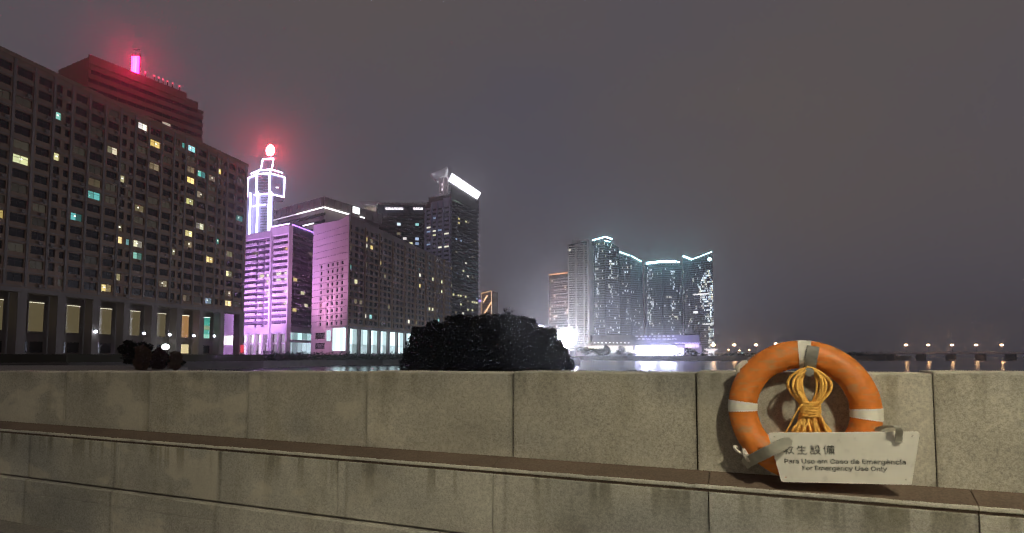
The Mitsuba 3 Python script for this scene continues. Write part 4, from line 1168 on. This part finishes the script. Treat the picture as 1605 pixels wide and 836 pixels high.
def tree(label, Y, blobs_px, base_px, n, size, seed, name='mangrove_tree', catg='tree', group=None, base_z=0.1, leafmat='leaf', depth=1.0):
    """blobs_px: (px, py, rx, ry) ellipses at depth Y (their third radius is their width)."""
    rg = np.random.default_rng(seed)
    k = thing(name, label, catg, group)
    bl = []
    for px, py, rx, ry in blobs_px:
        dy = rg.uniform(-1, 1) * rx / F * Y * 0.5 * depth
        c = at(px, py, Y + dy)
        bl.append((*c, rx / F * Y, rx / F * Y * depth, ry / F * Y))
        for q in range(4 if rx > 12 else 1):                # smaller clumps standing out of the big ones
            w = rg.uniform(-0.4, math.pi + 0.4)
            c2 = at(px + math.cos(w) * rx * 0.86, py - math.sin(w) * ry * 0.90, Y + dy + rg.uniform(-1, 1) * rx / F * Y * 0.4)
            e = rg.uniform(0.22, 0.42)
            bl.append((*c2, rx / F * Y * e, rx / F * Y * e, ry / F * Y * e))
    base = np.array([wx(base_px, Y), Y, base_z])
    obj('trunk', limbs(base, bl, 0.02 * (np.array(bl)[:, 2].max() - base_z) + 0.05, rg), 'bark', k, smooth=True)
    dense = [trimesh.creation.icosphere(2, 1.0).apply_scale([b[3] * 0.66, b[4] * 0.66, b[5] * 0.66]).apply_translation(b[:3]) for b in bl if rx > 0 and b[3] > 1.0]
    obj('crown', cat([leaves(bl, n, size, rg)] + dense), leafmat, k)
    return k


mud = sg.Polygon([(-22, 98), (-17, 92), (-4, 90), (8, 92), (13.5, 98), (14, 112), (4, 122), (-16, 120)])
obj('mangrove_islet', prism(mud, -3, 0.25), 'earth', kind='structure')
TR = [
    ('leftmost of the dark mangrove trees, low and rounded beside the lit slab podium', 104, [(662, 540, 24, 26), (655, 562, 22, 22), (682, 528, 22, 22), (672, 560, 24, 26)], 668, 13000, 0.24, 21),
    ('broad dark mangrove tree second from the left of the clump', 106, [(716, 520, 28, 22), (700, 540, 28, 26), (736, 530, 26, 30), (716, 562, 32, 24)], 716, 16000, 0.24, 22),
    ('tallest dark mangrove tree at the middle of the clump with a thin twig on top', 103, [(754, 510, 22, 15), (776, 510, 24, 19), (802, 513, 24, 20), (760, 540, 30, 28), (796, 552, 34, 30), (772, 566, 34, 20)], 782, 19000, 0.24, 23),
    ('dark mangrove tree right of the tallest, sloping down to the right', 105, [(826, 520, 22, 19), (842, 542, 24, 26), (820, 560, 32, 24), (852, 562, 26, 22)], 836, 16000, 0.24, 24),
    ('low dark mangrove tree at the right edge of the clump by the water', 100, [(868, 552, 18, 20), (854, 568, 26, 18), (882, 572, 16, 13)], 864, 11000, 0.24, 25)]
for lab, Y, bl, bpx, n, s, sd in TR:
    tree(lab, Y, bl, bpx, n, s, sd)
rg = np.random.default_rng(40)
und = []
for px in np.arange(642, 888, 6.5):
    Y = rg.uniform(97, 112)
    c = at(px, rg.uniform(556, 580), Y)
    und.append((*c, 2.0, 2.0, 2.2))
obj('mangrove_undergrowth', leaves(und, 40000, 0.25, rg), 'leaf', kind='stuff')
labels['mangrove_undergrowth'].update({'label': 'dark mangrove undergrowth filling the foot of the tree clump', 'category': 'undergrowth'})
# the twig above the crown of the tallest tree
tk = 'mangrove_tree_002'
tp = [at(790, 506, 103), at(795, 494, 103), at(797, 487, 103), at(798.5, 481, 103)]
obj('twig', cat([tube(tp, [0.06, 0.045, 0.035, 0.02], 6)] + [tube([at(795, 495, 103), at(795 + a, 495 - b, 103 + random.uniform(-.3, .3))], [0.03, 0.01], 5) for a, b in ((-6, 5), (7, 6), (-4, 10), (6, 1), (8, 9))]), 'bark', tk)
obj('twig_leaves', leaves([(*at(797, 487, 103), 0.9, 0.9, 0.6), (*at(793, 494, 103), 0.9, 0.9, 0.6)], 160, 0.16, np.random.default_rng(5)), 'leaf', tk)
tree('small separate dark tree between the dazzling floodlight and the mangroves', 118, [(862, 522, 11, 9), (866, 536, 14, 16), (856, 545, 12, 14)], 862, 4500, 0.2, 31, 'small_tree')
tree('small round tree standing before the lit entrance of the far podium', 520, [(974, 549, 7, 6.5), (970, 552, 5, 4)], 974, 900, 0.5, 32, 'round_tree', base_z=3.4)
for q, (px, py, rx, ry, lab) in enumerate(((915, 549, 12, 6, 'low dark tree on the far bank right of the dazzling floodlight'), (940, 551, 14, 6, 'dark tree on the far bank below the glass towers, left of the lit halls'), (950, 547, 5, 6, 'small pointed dark tree on the far bank before the podium'), (1083, 551, 9, 5, 'dark low tree on the far bank right of the glaring entrance halls'))):
    tree(lab, 470, [(px, py, rx, ry), (px + 4, py + 3, rx * 0.8, ry)], px, 700, 0.6, 50 + q, 'bank_tree', base_z=3.4)
# shrubs along both banks
rg = np.random.default_rng(60)
sb = []
ls = sg.LineString(FARS[1:5]).buffer(-0.0)
ln = sg.LineString(FARS[1:6])
for q in np.arange(0, ln.length, 2.6):
    a = ln.interpolate(q)
    sb.append((a.x + rg.normal() * 1.0, a.y + 2.5 + rg.uniform(0, 4), 4.2 + rg.uniform(-0.4, 0.9), 2.4, 2.2, rg.uniform(1.4, 2.4)))
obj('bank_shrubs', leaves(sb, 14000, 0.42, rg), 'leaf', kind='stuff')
labels['bank_shrubs'].update({'label': 'continuous dark shrubs along the far bank across the water', 'category': 'shrubs'})
hb = []
ln = sg.LineString(SHORE[2:9])
for q in np.arange(6, ln.length, 1.7):
    a = ln.interpolate(q)
    hb.append((a.x - 2.6 + rg.normal() * 0.4, a.y + 2.2, 3.3 + rg.uniform(-0.2, 0.5), 1.6, 1.6, rg.uniform(1.3, 2.0)))
obj('waterside_hedge', leaves(hb, 15000, 0.24, rg), 'leaf', kind='stuff')
labels['waterside_hedge'].update({'label': 'dark clipped hedge along the top of the left embankment', 'category': 'hedge'})

# near-left spur of the bank with three round shrubs
SP = [(-26.5, 42), (-35, 60), (-40.5, 76), (-60, 92), (-110, 92), (-110, 40)]
obj('promenade_spur', prism(sg.Polygon(SP), -3, 2.2), 'paving', kind='structure')
for q, (px, py, rx, ry, mat, lab) in enumerate(((224, 556, 11, 14, 'leaf_rust', 'round rust-brown shrub at the left edge of the quay'), (250, 558, 10, 11, 'leaf_maroon', 'round maroon shrub, middle one of three on the quay'), (275, 560, 9, 9, 'leaf_tan', 'small round tan shrub, right one of three on the quay'))):
    tree(lab, 60.0 + 4 * q, [(px, py, rx, ry), (px + 2, py + 5, rx * 0.9, ry * 0.7), (px - 2, py + 14, rx, ry)], px, 5500, 0.10, 70 + q, 'round_shrub', 'shrub', base_z=2.1, leafmat=mat)
rgd = np.random.default_rng(77)
tree('dark spreading tree behind the three round shrubs on the quay', 74.0, [(226, 545, 12, 8), (205, 548, 16, 12), (232, 564, 34, 10), (270, 569, 18, 6)], 235, 8000, 0.16, 78, 'quay_tree', base_z=2.1)
solo('tail_light', 'small red signal lamp at the foot of the dark apartment block', 'signal lamp', bx(wx(378.2, 196), wx(383, 196), 195.2, 195.5, wz(553, 196), wz(541, 196)), 'tube_white', emit=(0.75, 0.02, 0.03), weight=0.1)
solo('quay_light', 'bright white lamp low among the arcade columns at far left', 'lamp', trimesh.creation.icosphere(2, 0.85).apply_scale([1.2, 1, 1]).apply_translation(fA.pt(fA.hit(259, 544, 0.8)[0], 0.9, wz(544, 165))), 'tube_white', smooth=True, emit=(4.5, 4.9, 4.8), weight=0.5)

# ------------------------------------------------------------------ the granite wall
gw = thing('granite_wall', 'low granite parapet wall with a brown ledge crossing the whole foreground', 'wall')
ZE = 3.6


def wbox(m0, m1, prof, bevel=0.004, worn=0.0):
    """A stone whose section prof (d, z) runs from m0 to m1 along the wall; ends slightly bevelled."""
    p = np.array(prof, float)
    cen = p.mean(0)
    def ring(m, k):
        q = cen + (p - cen) * k
        xy = W0 + TW * m + NW * q[:, :1]
        return np.column_stack([xy, q[:, 1]])
    rings = [ring(m0, 0.988), ring(m0 + bevel, 1.0)]
    if worn:                                             # a worn edge: the section wavers along the stone
        for q in np.arange(m0 + 0.03, m1 - 0.03, 0.022):
            w = meshkit.noise(np.array([q * 18.0, 1.0, 2.0]), 4) - 0.5 + (meshkit.noise(np.array([q * 60.0, 5.0, 2.0]), 8) - 0.5) * 0.8
            chip = 1.0 if meshkit.noise(np.array([q * 9.0, 3.0, 9.0]), 6) > 0.80 else 0.0
            rr_ = ring(q, 1.0)
            rr_[2:, :2] += NW * (worn * w - chip * 0.006)
            rr_[2:, 2] += worn * w * 0.7 - chip * 0.002
            rings.append(rr_)
    rings += [ring(m1 - bevel, 1.0), ring(m1, 0.988)]
    n = len(p)
    v = np.vstack(rings + [rings[0].mean(0)[None], rings[-1].mean(0)[None]])
    f = []
    for a in range(len(rings) - 1):
        for i in range(n):
            j = (i + 1) % n
            f += [[a * n + i, a * n + j, (a + 1) * n + j], [a * n + i, (a + 1) * n + j, (a + 1) * n + i]]
    c0, c1 = len(v) - 2, len(v) - 1
    for i in range(n):
        j = (i + 1) % n
        e_ = (len(rings) - 1) * n
        f += [[c0, j, i], [c1, e_ + i, e_ + j]]
    m = trimesh.Trimesh(v, f, process=False)
    trimesh.repair.fix_normals(m)
    return m


ZL = ZE - 0.630
ztop = lambda m: ZE - (0.0855 + 0.0092 * m)
rw = np.random.default_rng(3)
for k in range(-4, 8):
    jg = lambda q: 0.005 if q in (0, 1) else 0.0026
    m0, m1 = 0.521 + 1.112 * (k - 1) + jg(k - 1), 0.521 + 1.112 * k - jg(k)
    zt_ = ztop((m0 + m1) / 2)
    e = rw.uniform(-0.0015, 0.0015)
    obj('stone_slab', wbox(m0, m1, [(e, ZL + 0.001), (e, zt_ - 0.012), (e - 0.004, zt_ - 0.004), (e - 0.012, zt_), (-0.30, zt_), (-0.315, zt_ - 0.015), (-0.315, ZL - 0.6)], 0.003), 'granite', gw)
obj('wall_core', wbox(-3.9, 8.2, [(-0.02, 1.2), (-0.02, ztop(4) - 0.09), (-0.29, ztop(4) - 0.09), (-0.29, 1.2)]), 'groove', gw)
LJ = [-3.1, -1.9, -0.72, 0.4556, 1.715, 2.887, 3.974, 5.13, 6.3, 7.5]
for k in range(len(LJ) - 1):
    m0, m1 = LJ[k] + 0.002, LJ[k + 1] - 0.002
    obj('ledge_stone', wbox(m0, m1, [(-0.01, ZL - 0.15), (-0.01, ZL), (0.0, ZL), (0.122, ZL - 0.050), (0.122, ZL - 0.0503), (0.10, ZL - 0.15)], 0.0015), 'ledge_stone', gw)
    obj('nosing', wbox(m0, m1, [(0.085, ZL - 0.070), (0.085, ZL - 0.0506), (0.126, ZL - 0.0506), (0.132, ZL - 0.056), (0.132, ZL - 0.068), (0.128, ZL - 0.072)], 0.0015, 0.003), 'nosing_stone', gw)
    obj('lower_slab', wbox(m0 + 0.001, m1 - 0.001, [(-0.01, ZL - 0.50), (-0.01, ZL - 0.09), (0.112, ZL - 0.088), (0.120, ZL - 0.094), (0.120, ZL - 0.46), (0.112, ZL - 0.468)], 0.003), 'granite_lower', gw)
    obj('plinth_ledge', wbox(m0, m1, [(0.0, ZL - 0.60), (0.0, ZL - 0.482), (0.118, ZL - 0.482), (0.145, ZL - 0.492), (0.145, ZL - 0.60)], 0.002), 'granite_lower', gw)
    obj('plinth', wbox(m0, m1, [(0.0, 2.0), (0.0, ZL - 0.602), (0.14, ZL - 0.602), (0.145, ZL - 0.608), (0.145, 2.0)], 0.003), 'granite_lower', gw)
for q, px in enumerate((909, 919, 947, 963, 982, 997, 1004, 1018, 1053, 1104)):
    m = (lambda r: (lambda k: (EYE + r * k))((W0 + NW * -0.25) @ NW / (r[:2] @ NW)))(ray(px, 580))
    mm = float((m[:2] - W0) @ TW)
    st = trimesh.creation.icosphere(1, 0.0055).apply_translation(wpt(mm, -0.25, ztop(mm) + 0.003))
    solo('wall_stud', 'tiny dark stud on the back edge of the granite wall top', 'stud', st, 'black_metal', 'studs on the wall top', smooth=True)

# ------------------------------------------------------------------ lifebuoy
def buoy_col(p, n, uv):
    a = fbm(p.x * 9, p.y * 9, p.z * 9, 4)
    b = fbm(p.x * 30 + 3, p.y * 30, p.z * 30, 3)
    sc_ = sst(0.55, 0.75, fbm(p.x * 24, p.y * 24, p.z * 70, 4))
    c = mix((0.58, 0.150, 0.016), (0.68, 0.225, 0.040), a)
    c = mix(c, mi.Color3f(0.42, 0.30, 0.17), 0.42 * sst(0.58, 0.74, a) + 0.30 * sc_)
    return c * (0.82 + 0.32 * b)


texd('buoy_orange', buoy_col, 0.5, 0.4, lambda p, n, uv: fbm(p.x * 60, p.y * 60, p.z * 60, 3), 0.0015, 1.5e-3)


def tape_col(p, n, uv):
    return mix((0.60, 0.58, 0.48), (0.80, 0.78, 0.68), fbm(p.x * 25, p.y * 25, p.z * 25, 3))


texd('reflective_tape', tape_col, 0.32, 0.6, lambda p, n, uv: fbm(p.x * 45, p.y * 45, p.z * 45, 3), 0.003, 1.5e-3)
RC = wpt(-0.009, 0.085, ZE - 0.2745)
TILT = 0.045                                                    # the top leans a little towards the wall
E1 = np.array([*(-TW), 0.0])                                    # to the right
E3 = np.array([*(NW * math.cos(TILT)), math.sin(TILT)])        # out of the ring
E2 = np.cross(E3, E1)
if E2[2] < 0:
    E2 = -E2
RM, RT, RD = 0.2845, 0.0715, 0.064


def ring_pt(a, w, grow=0.0):
    """a: angle round the ring (0 = right, 90 = top); w: angle round the tube."""
    rad = E1 * math.cos(a) + E2 * math.sin(a)
    return RC + rad * (RM + (RT + grow) * math.cos(w)) + E3 * ((RD + grow) * math.sin(w))


def ring_part(a0, a1, grow, na, nw=36, closed=False, wob=0.0):
    aa = np.linspace(a0, a1, na + 1)[: na if closed else na + 1]
    ww = np.arange(nw) * 2 * math.pi / nw
    v = []
    for a in aa:
        for w in ww:
            g = grow + wob * (meshkit.noise(np.array([math.cos(a) * 3, math.sin(a) * 3, w]), 2) - 0.5)
            v.append(ring_pt(a, w, g))
    f = []
    M = len(aa)
    for i in range(M if closed else M - 1):
        for j in range(nw):
            q = [i * nw + j, i * nw + (j + 1) % nw, ((i + 1) % M) * nw + (j + 1) % nw, ((i + 1) % M) * nw + j]
            f += [[q[0], q[2], q[1]], [q[0], q[3], q[2]]]
    return trimesh.Trimesh(np.array(v), f, process=False)


lb = thing('lifebuoy', 'scuffed orange lifebuoy with silver reflective bands leaning on the wall at right', 'lifebuoy')
obj('ring', ring_part(0, 2 * math.pi, 0, 128, 36, True, 0.004), 'buoy_orange', lb, smooth=True)
for a in (178, 87, -2, 268):
    obj('reflective_band', ring_part(math.radians(a - 5.2), math.radians(a + 5.2), 0.0022, 10, 36, False, 0.003), 'reflective_tape', lb, smooth=True)
rough('dirty_white', (0.60, 0.56, 0.48), 0.6, 0.3)
ev = []
for a, wv in ((142, 0.35), (222, 0.4)):
    a = math.radians(a)
    pts = [ring_pt(a - 0.10, wv, 0.002), ring_pt(a - 0.05, wv, 0.012), ring_pt(a, wv, 0.016), ring_pt(a + 0.06, wv, 0.020), ring_pt(a + 0.11, wv, 0.004)]
    obj('rope_lug', tube(pts, [0.010, 0.014, 0.015, 0.014, 0.009], 8), 'dirty_white', lb, smooth=True)

# hook over the ring from which the line hangs, a rubber strap at the sign
def rubber(p, n, uv):
    return mix((0.14, 0.135, 0.115), (0.24, 0.23, 0.195), fbm(p.x * 20, p.y * 20, p.z * 20, 4))


texd('grey_rubber', rubber, 0.55, 0.4)


def ribbon(pts, side, half, th=0.004):
    """A flat band following pts; side: unit vectors across it."""
    p, s = np.array(pts, float), np.array(side, float)
    t = np.gradient(p, axis=0)
    nrm = np.cross(t, s)
    nrm /= np.linalg.norm(nrm, axis=1, keepdims=True)
    h = np.broadcast_to(np.asarray(half, float), (len(p),))[:, None]
    prof = [(-1, -1), (-1, 1), (-0.9, 1.5), (0.9, 1.5), (1, 1), (1, -1)]
    v = np.stack([p + s * h * a + nrm * th * b for a, b in prof], 1).reshape(-1, 3)
    n = len(prof)
    f = []
    for i in range(len(p) - 1):
        for j in range(n):
            q = [i * n + j, i * n + (j + 1) % n, (i + 1) * n + (j + 1) % n, (i + 1) * n + j]
            f += [[q[0], q[1], q[2]], [q[0], q[2], q[3]]]
    for o in (0, (len(p) - 1) * n):
        f += [[o, o + k, o + k + 1] for k in range(1, n - 1)]
    m = trimesh.Trimesh(v, f, process=False)
    trimesh.repair.fix_normals(m)
    return m


ah = math.radians(80)
hk = thing('rubber_hook', 'grey rubber hook strapped round the top of the lifebuoy holding the rope', 'hook')
rad_h = E1 * math.cos(ah) + E2 * math.sin(ah)
tan_h = -E1 * math.sin(ah) + E2 * math.cos(ah)
ww = np.radians(np.arange(60, 301, 12))
hp = [ring_pt(ah, w, 0.009) for w in ww][:16]
obj('strap', ribbon(hp, [tan_h] * len(hp), 0.028, 0.006), 'grey_rubber', hk, smooth=35)
pk = RC + rad_h * (RM - RT - 0.018) + E3 * 0.055
obj('peg', tube([pk - E3 * 0.07, pk, pk + E3 * 0.025], [0.016, 0.020, 0.022], 12), 'grey_rubber', hk, smooth=40)

# rope coil
def rope_col(p, n, uv):
    tw = noise(p.x * 160 + p.z * 240, p.y * 160 - p.z * 120, p.z * 160)
    return mix((0.70, 0.36, 0.05), (0.95, 0.60, 0.17), 0.5 * fbm(p.x * 12, p.y * 12, p.z * 12, 3) + 0.5 * tw)


texd('rope_yellow', rope_col, 0.75, 0.2, lambda p, n, uv: noise(p.x * 260 + p.z * 420, p.y * 260, p.z * 260), 0.0025, 8e-4)
rc = thing('rope_coil', 'coiled yellow-orange throwing line bound in the middle and hanging inside the lifebuoy', 'rope')
rr = np.random.default_rng(17)


def rloc(a, b, c):
    """A point by the rope: a to the right, b up, c out of the wall, metres from the peg."""
    return pk + E1 * a + np.array([0, 0, b]) + np.array([*NW, 0]) * c


ZB = -0.185                                                    # where the binding sits under the peg


def smooth_path(pts, n=26):
    from scipy.interpolate import CubicSpline
    p = np.array(pts)
    t = np.concatenate([[0], np.cumsum(np.linalg.norm(np.diff(p, axis=0), axis=1))])
    return CubicSpline(t, p)(np.linspace(0, t[-1], n))


for k in range(13):
    sx = (k - 6) / 6.0
    wd = 0.022 + 0.055 * abs(sx) + rr.uniform(0, 0.02)
    sgn = 1 if sx >= 0 else -1
    cz = 0.012 + rr.uniform(-0.012, 0.02)
    pts = [rloc(-sgn * 0.01, 0.018 + rr.uniform(0, 0.008), cz - 0.02), rloc(sgn * wd * 0.6, 0.004 - rr.uniform(0, 0.012), cz), rloc(sgn * wd * 1.05, -0.05 - rr.uniform(0, 0.03), cz + 0.015), rloc(sgn * wd * 0.85, -0.11, cz + 0.012),
           rloc(sx * 0.030, ZB, cz), rloc(sx * 0.045 + rr.normal() * 0.006, ZB - 0.055, cz + 0.006), rloc(sx * 0.075 + rr.normal() * 0.010, ZB - 0.125 + 0.02 * abs(sx) - rr.uniform(0, 0.012), cz + 0.012),
           rloc(sx * 0.078 + 0.008, ZB - 0.133 + 0.02 * abs(sx), cz - 0.004), rloc(sx * 0.050 + rr.normal() * 0.006, ZB - 0.06, cz - 0.016), rloc(sx * 0.025, ZB, cz - 0.018)]
    obj('loop', tube(smooth_path(pts, 40), 0.0072, 7), 'rope_yellow', rc, smooth=True)
for k in range(6):
    z = ZB - 0.030 + k * 0.0125
    pts = [rloc(0.044 * math.cos(w), z + 0.0015 * math.sin(3 * w + k), 0.008 + 0.034 * math.sin(w)) for w in np.linspace(0, 2 * math.pi, 25)]
    obj('binding_turn', tube(pts, 0.0068, 7, False), 'rope_yellow', rc, smooth=True)
obj('loose_end', tube(smooth_path([rloc(-0.03, ZB + 0.03, 0.03), rloc(-0.055, ZB - 0.0, 0.035), rloc(-0.095, ZB - 0.08, 0.03), rloc(-0.135, ZB - 0.155, 0.02), rloc(-0.16, ZB - 0.22, 0.01)], 24), 0.004, 7), 'rope_yellow', rc, smooth=True)

# ------------------------------------------------------------------ notice plate
R_, UP_, FW_ = np.array([1.0, 0, 0]), np.array([0, -math.sin(PT), math.cos(PT)]), np.array([0, math.cos(PT), math.sin(PT)])
cam2w = lambda v: R_ * v[0] - UP_ * v[1] - FW_ * v[2]
U = cam2w(np.array([0.912, -0.085, 0.40])); U /= np.linalg.norm(U)
V = cam2w(np.array([0.182, 0.960, -0.21])); V -= U * (V @ U); V /= np.linalg.norm(V)
N_ = np.cross(V, U)
if N_[1] > 0:
    N_ = -N_
r0 = ray(1203, 679)
k0 = ((W0 + NW * 0.245) @ NW) / (r0[:2] @ NW)
TL = EYE + r0 * k0
SW, SH, SI = 0.64, 0.268, 0.042


def sgp(x, y, o=0.0):
    """Plate coordinates: x from the left edge, y down from the top edge, o out of it."""
    return TL + U * x + V * y + N_ * o


def on_sign(m, o=0.0):
    v = np.array(m.vertices)
    w = TL + v[:, :1] * U - v[:, 1:2] * V + (v[:, 2:3] + o) * N_
    f = np.array(m.faces)
    if np.cross(U, -V) @ N_ < 0:
        f = f[:, ::-1]
    return trimesh.Trimesh(w, f, process=False)


def plate_col(p, n, uv):
    return mix((0.84, 0.83, 0.72), (0.92, 0.91, 0.82), fbm(p.x * 9, p.y * 9, p.z * 9, 4)) * (1 - 0.12 * sst(0.6, 0.8, fbm(p.x * 34, p.y * 34, p.z * 20, 4)))


texd('plate_cream', plate_col, 0.4, 0.4)
rough('print_ink', (0.075, 0.075, 0.06), 0.6, 0.3)
ns = thing('notice_plate', 'cream notice plate with black trilingual lettering tied over the lower lifebuoy', 'notice sign')
shp = sg.Polygon([(0, 0), (SW, 0), (SW - SI, -SH), (SI, -SH)]).buffer(-0.012).buffer(0.012)
for x, y in ((0.030, -0.022), (SI + 0.022, -SH + 0.024), (SW - 0.030, -0.022), (SW - SI - 0.022, -SH + 0.024)):
    shp = shp.difference(sg.Point(x, y).buffer(0.0045, 12))
obj('plate', on_sign(trimesh.creation.extrude_polygon(shp, 0.004, engine='earcut'), -0.004), 'plate_cream', ns)
GL = {
    'jiu': [[(6, 74), (52, 74)], [(30, 96), (30, 8), (21, 12)], [(40, 93), (48, 84)], [(11, 60), (20, 48)], [(5, 22), (28, 42)], [(51, 61), (34, 45)], [(33, 44), (54, 20)], [(67, 96), (54, 62)], [(62, 78), (98, 78)], [(87, 78), (75, 34), (50, 4)], [(61, 58), (76, 26), (98, 4)]],
    'sheng': [[(30, 94), (20, 70), (8, 56)], [(22, 73), (88, 73)], [(18, 42), (84, 42)], [(52, 97), (52, 7)], [(6, 7), (96, 7)]],
    'she': [[(20, 96), (28, 88)], [(4, 80), (45, 80)], [(10, 66), (40, 66)], [(10, 53), (40, 53)], [(10, 38), (40, 38), (40, 8), (10, 8), (10, 38)], [(59, 92), (56, 72), (48, 60)], [(59, 92), (82, 92), (82, 67), (95, 67)], [(52, 48), (88, 48), (72, 22), (46, 3)], [(56, 42), (73, 20), (97, 3)]],
    'bei': [[(23, 97), (4, 58)], [(16, 72), (16, 3)], [(32, 86), (97, 86)], [(50, 97), (50, 75)], [(77, 97), (77, 75)], [(32, 71), (97, 71)], [(40, 71), (38, 34), (28, 5)], [(52, 56), (52, 3)], [(52, 56), (90, 56), (90, 6), (83, 8)], [(52, 40), (90, 40)], [(52, 24), (90, 24)], [(71, 56), (71, 4)]]}


def glyph(name, x, y, h):
    g = unary_union([sg.LineString(s).buffer(4.6, cap_style=2, join_style=2) for s in GL[name]])
    g = sa.translate(sa.scale(g, h / 100, h / 100, origin=(0, 0)), x, y)
    return cat([trimesh.creation.extrude_polygon(q, 0.0012, engine='earcut') for q in getattr(g, 'geoms', [g])])


CH = 0.050
for k, nm in enumerate(('jiu', 'sheng', 'she', 'bei')):
    obj('character', on_sign(glyph(nm, 0.062 + k * 0.0595, -0.116, CH), 0.0), 'print_ink', ns)


def line(text, xc, y, h, width):
    m = meshkit.text_mesh(text, h, 0.0012, True)
    m.apply_scale([width / (m.bounds[1, 0] - m.bounds[0, 0]), 1, 1])
    b = m.bounds
    m.apply_translation([xc - (b[0, 0] + b[1, 0]) / 2, y, 0])
    return m


XC = 0.322
obj('portuguese_line', on_sign(line('Para Uso em Caso de Emerg\u00eancia', XC, -0.163, 0.0225, 0.515)), 'print_ink', ns)
obj('english_line', on_sign(line('For Emergency Use Only', XC, -0.199, 0.0225, 0.36)), 'print_ink', ns)
st1 = thing('tie_strap', 'worn translucent grey strap looped round lifebuoy and left end of notice plate', 'strap')


def rp(px, py, d):
    """Where the ray of a photo point meets the plane d metres out of the granite wall."""
    r = ray(px, py)
    return EYE + r * (((W0 + NW * d) @ NW) / (r[:2] @ NW))


def strap_col(p, n, uv):
    return mix((0.27, 0.27, 0.22), (0.46, 0.44, 0.36), fbm(p.x * 26, p.y * 26, p.z * 26, 4))


texd('strap_plastic', strap_col, 0.4, 0.45)
sp = smooth_path([rp(1168, 728, 0.05), rp(1176, 722, 0.13), rp(1190, 715, 0.205), rp(1208, 706, 0.262), rp(1224, 698, 0.266), rp(1240, 689, 0.262)], 34)
dirv = sp[-1] - sp[0]
sdv = np.cross(dirv, np.array([*NW, 0.0]))
sdv /= np.linalg.norm(sdv)
hw = 0.027 * np.sqrt(np.clip(1 - np.clip((np.linspace(0, 1, 34) - 0.86) / 0.15, 0, 1) ** 2.2, 0.02, 1))
obj('band', ribbon(sp, [sdv] * 34, hw, 0.006), 'strap_plastic', st1, smooth=50)
st2 = thing('tie_strap', 'grey strap at the right end of the notice plate tied to the lifebuoy', 'strap')
a2 = math.radians(-14)
sp2 = smooth_path([ring_pt(a2, math.radians(-60), 0.008), ring_pt(a2, math.radians(0), 0.012), ring_pt(a2, math.radians(60), 0.02), sgp(SW - 0.085, -0.03, 0.03), sgp(SW - 0.085, 0.012, 0.012), sgp(SW - 0.085, 0.042, 0.010)], 30)
obj('band', ribbon(sp2, [U] * len(sp2), 0.014, 0.004), 'strap_plastic', st2, smooth=35)
twp = smooth_path([ring_pt(math.radians(219), 0.2, 0.010), ring_pt(math.radians(216), 0.15, 0.03), ring_pt(math.radians(212), 0.1, 0.034), ring_pt(math.radians(214), 0.0, 0.012)], 16)
obj('knot', tube(twp, [0.008] * 16, 8), 'dirty_white', st1, smooth=True)

# ------------------------------------------------------------------ promenade street lamp behind the camera (its warm light falls on the wall)
pl_ = thing('promenade_lamp', 'warm promenade street lamp behind the viewer lighting the granite wall', 'street lamp')
LP = np.array([2.6, -4.2, 2.1])
obj('pole', bar(LP, LP + [0, 0, 5.6], 0.07, 12, 0.045), 'steel', pl_, smooth=40)
obj('arm', tube([LP + [0, 0, 5.5], LP + [-0.1, 0.4, 5.85], LP + [-0.25, 1.2, 5.95]], [0.035, 0.03, 0.028], 8), 'steel', pl_, smooth=40)
LH = LP + np.array([-0.3, 1.5, 5.93])
obj('head', bx(LH[0] - 0.16, LH[0] + 0.16, LH[1] - 0.38, LH[1] + 0.38, LH[2], LH[2] + 0.12), 'steel', pl_)
obj('lens', bx(LH[0] - 0.13, LH[0] + 0.13, LH[1] - 0.33, LH[1] + 0.33, LH[2] - 0.03, LH[2] - 0.003), 'tube_white', pl_, emit=(1040, 945, 700), weight=12.0)

# ------------------------------------------------------------------ the misty night air
scene['clear_boundary'] = {'type': 'null'}
scene['haze'] = {'type': 'cube', 'to_world': T().translate([0, 2290, 118]).scale([2700, 2390, 123]), 'bsdf': {'type': 'ref', 'id': 'clear_boundary'}, 'interior': {'type': 'ref', 'id': 'night_air'}}
labels['haze'] = {'kind': 'stuff', 'label': 'thin misty night air over the lake and the towers', 'category': 'haze'}
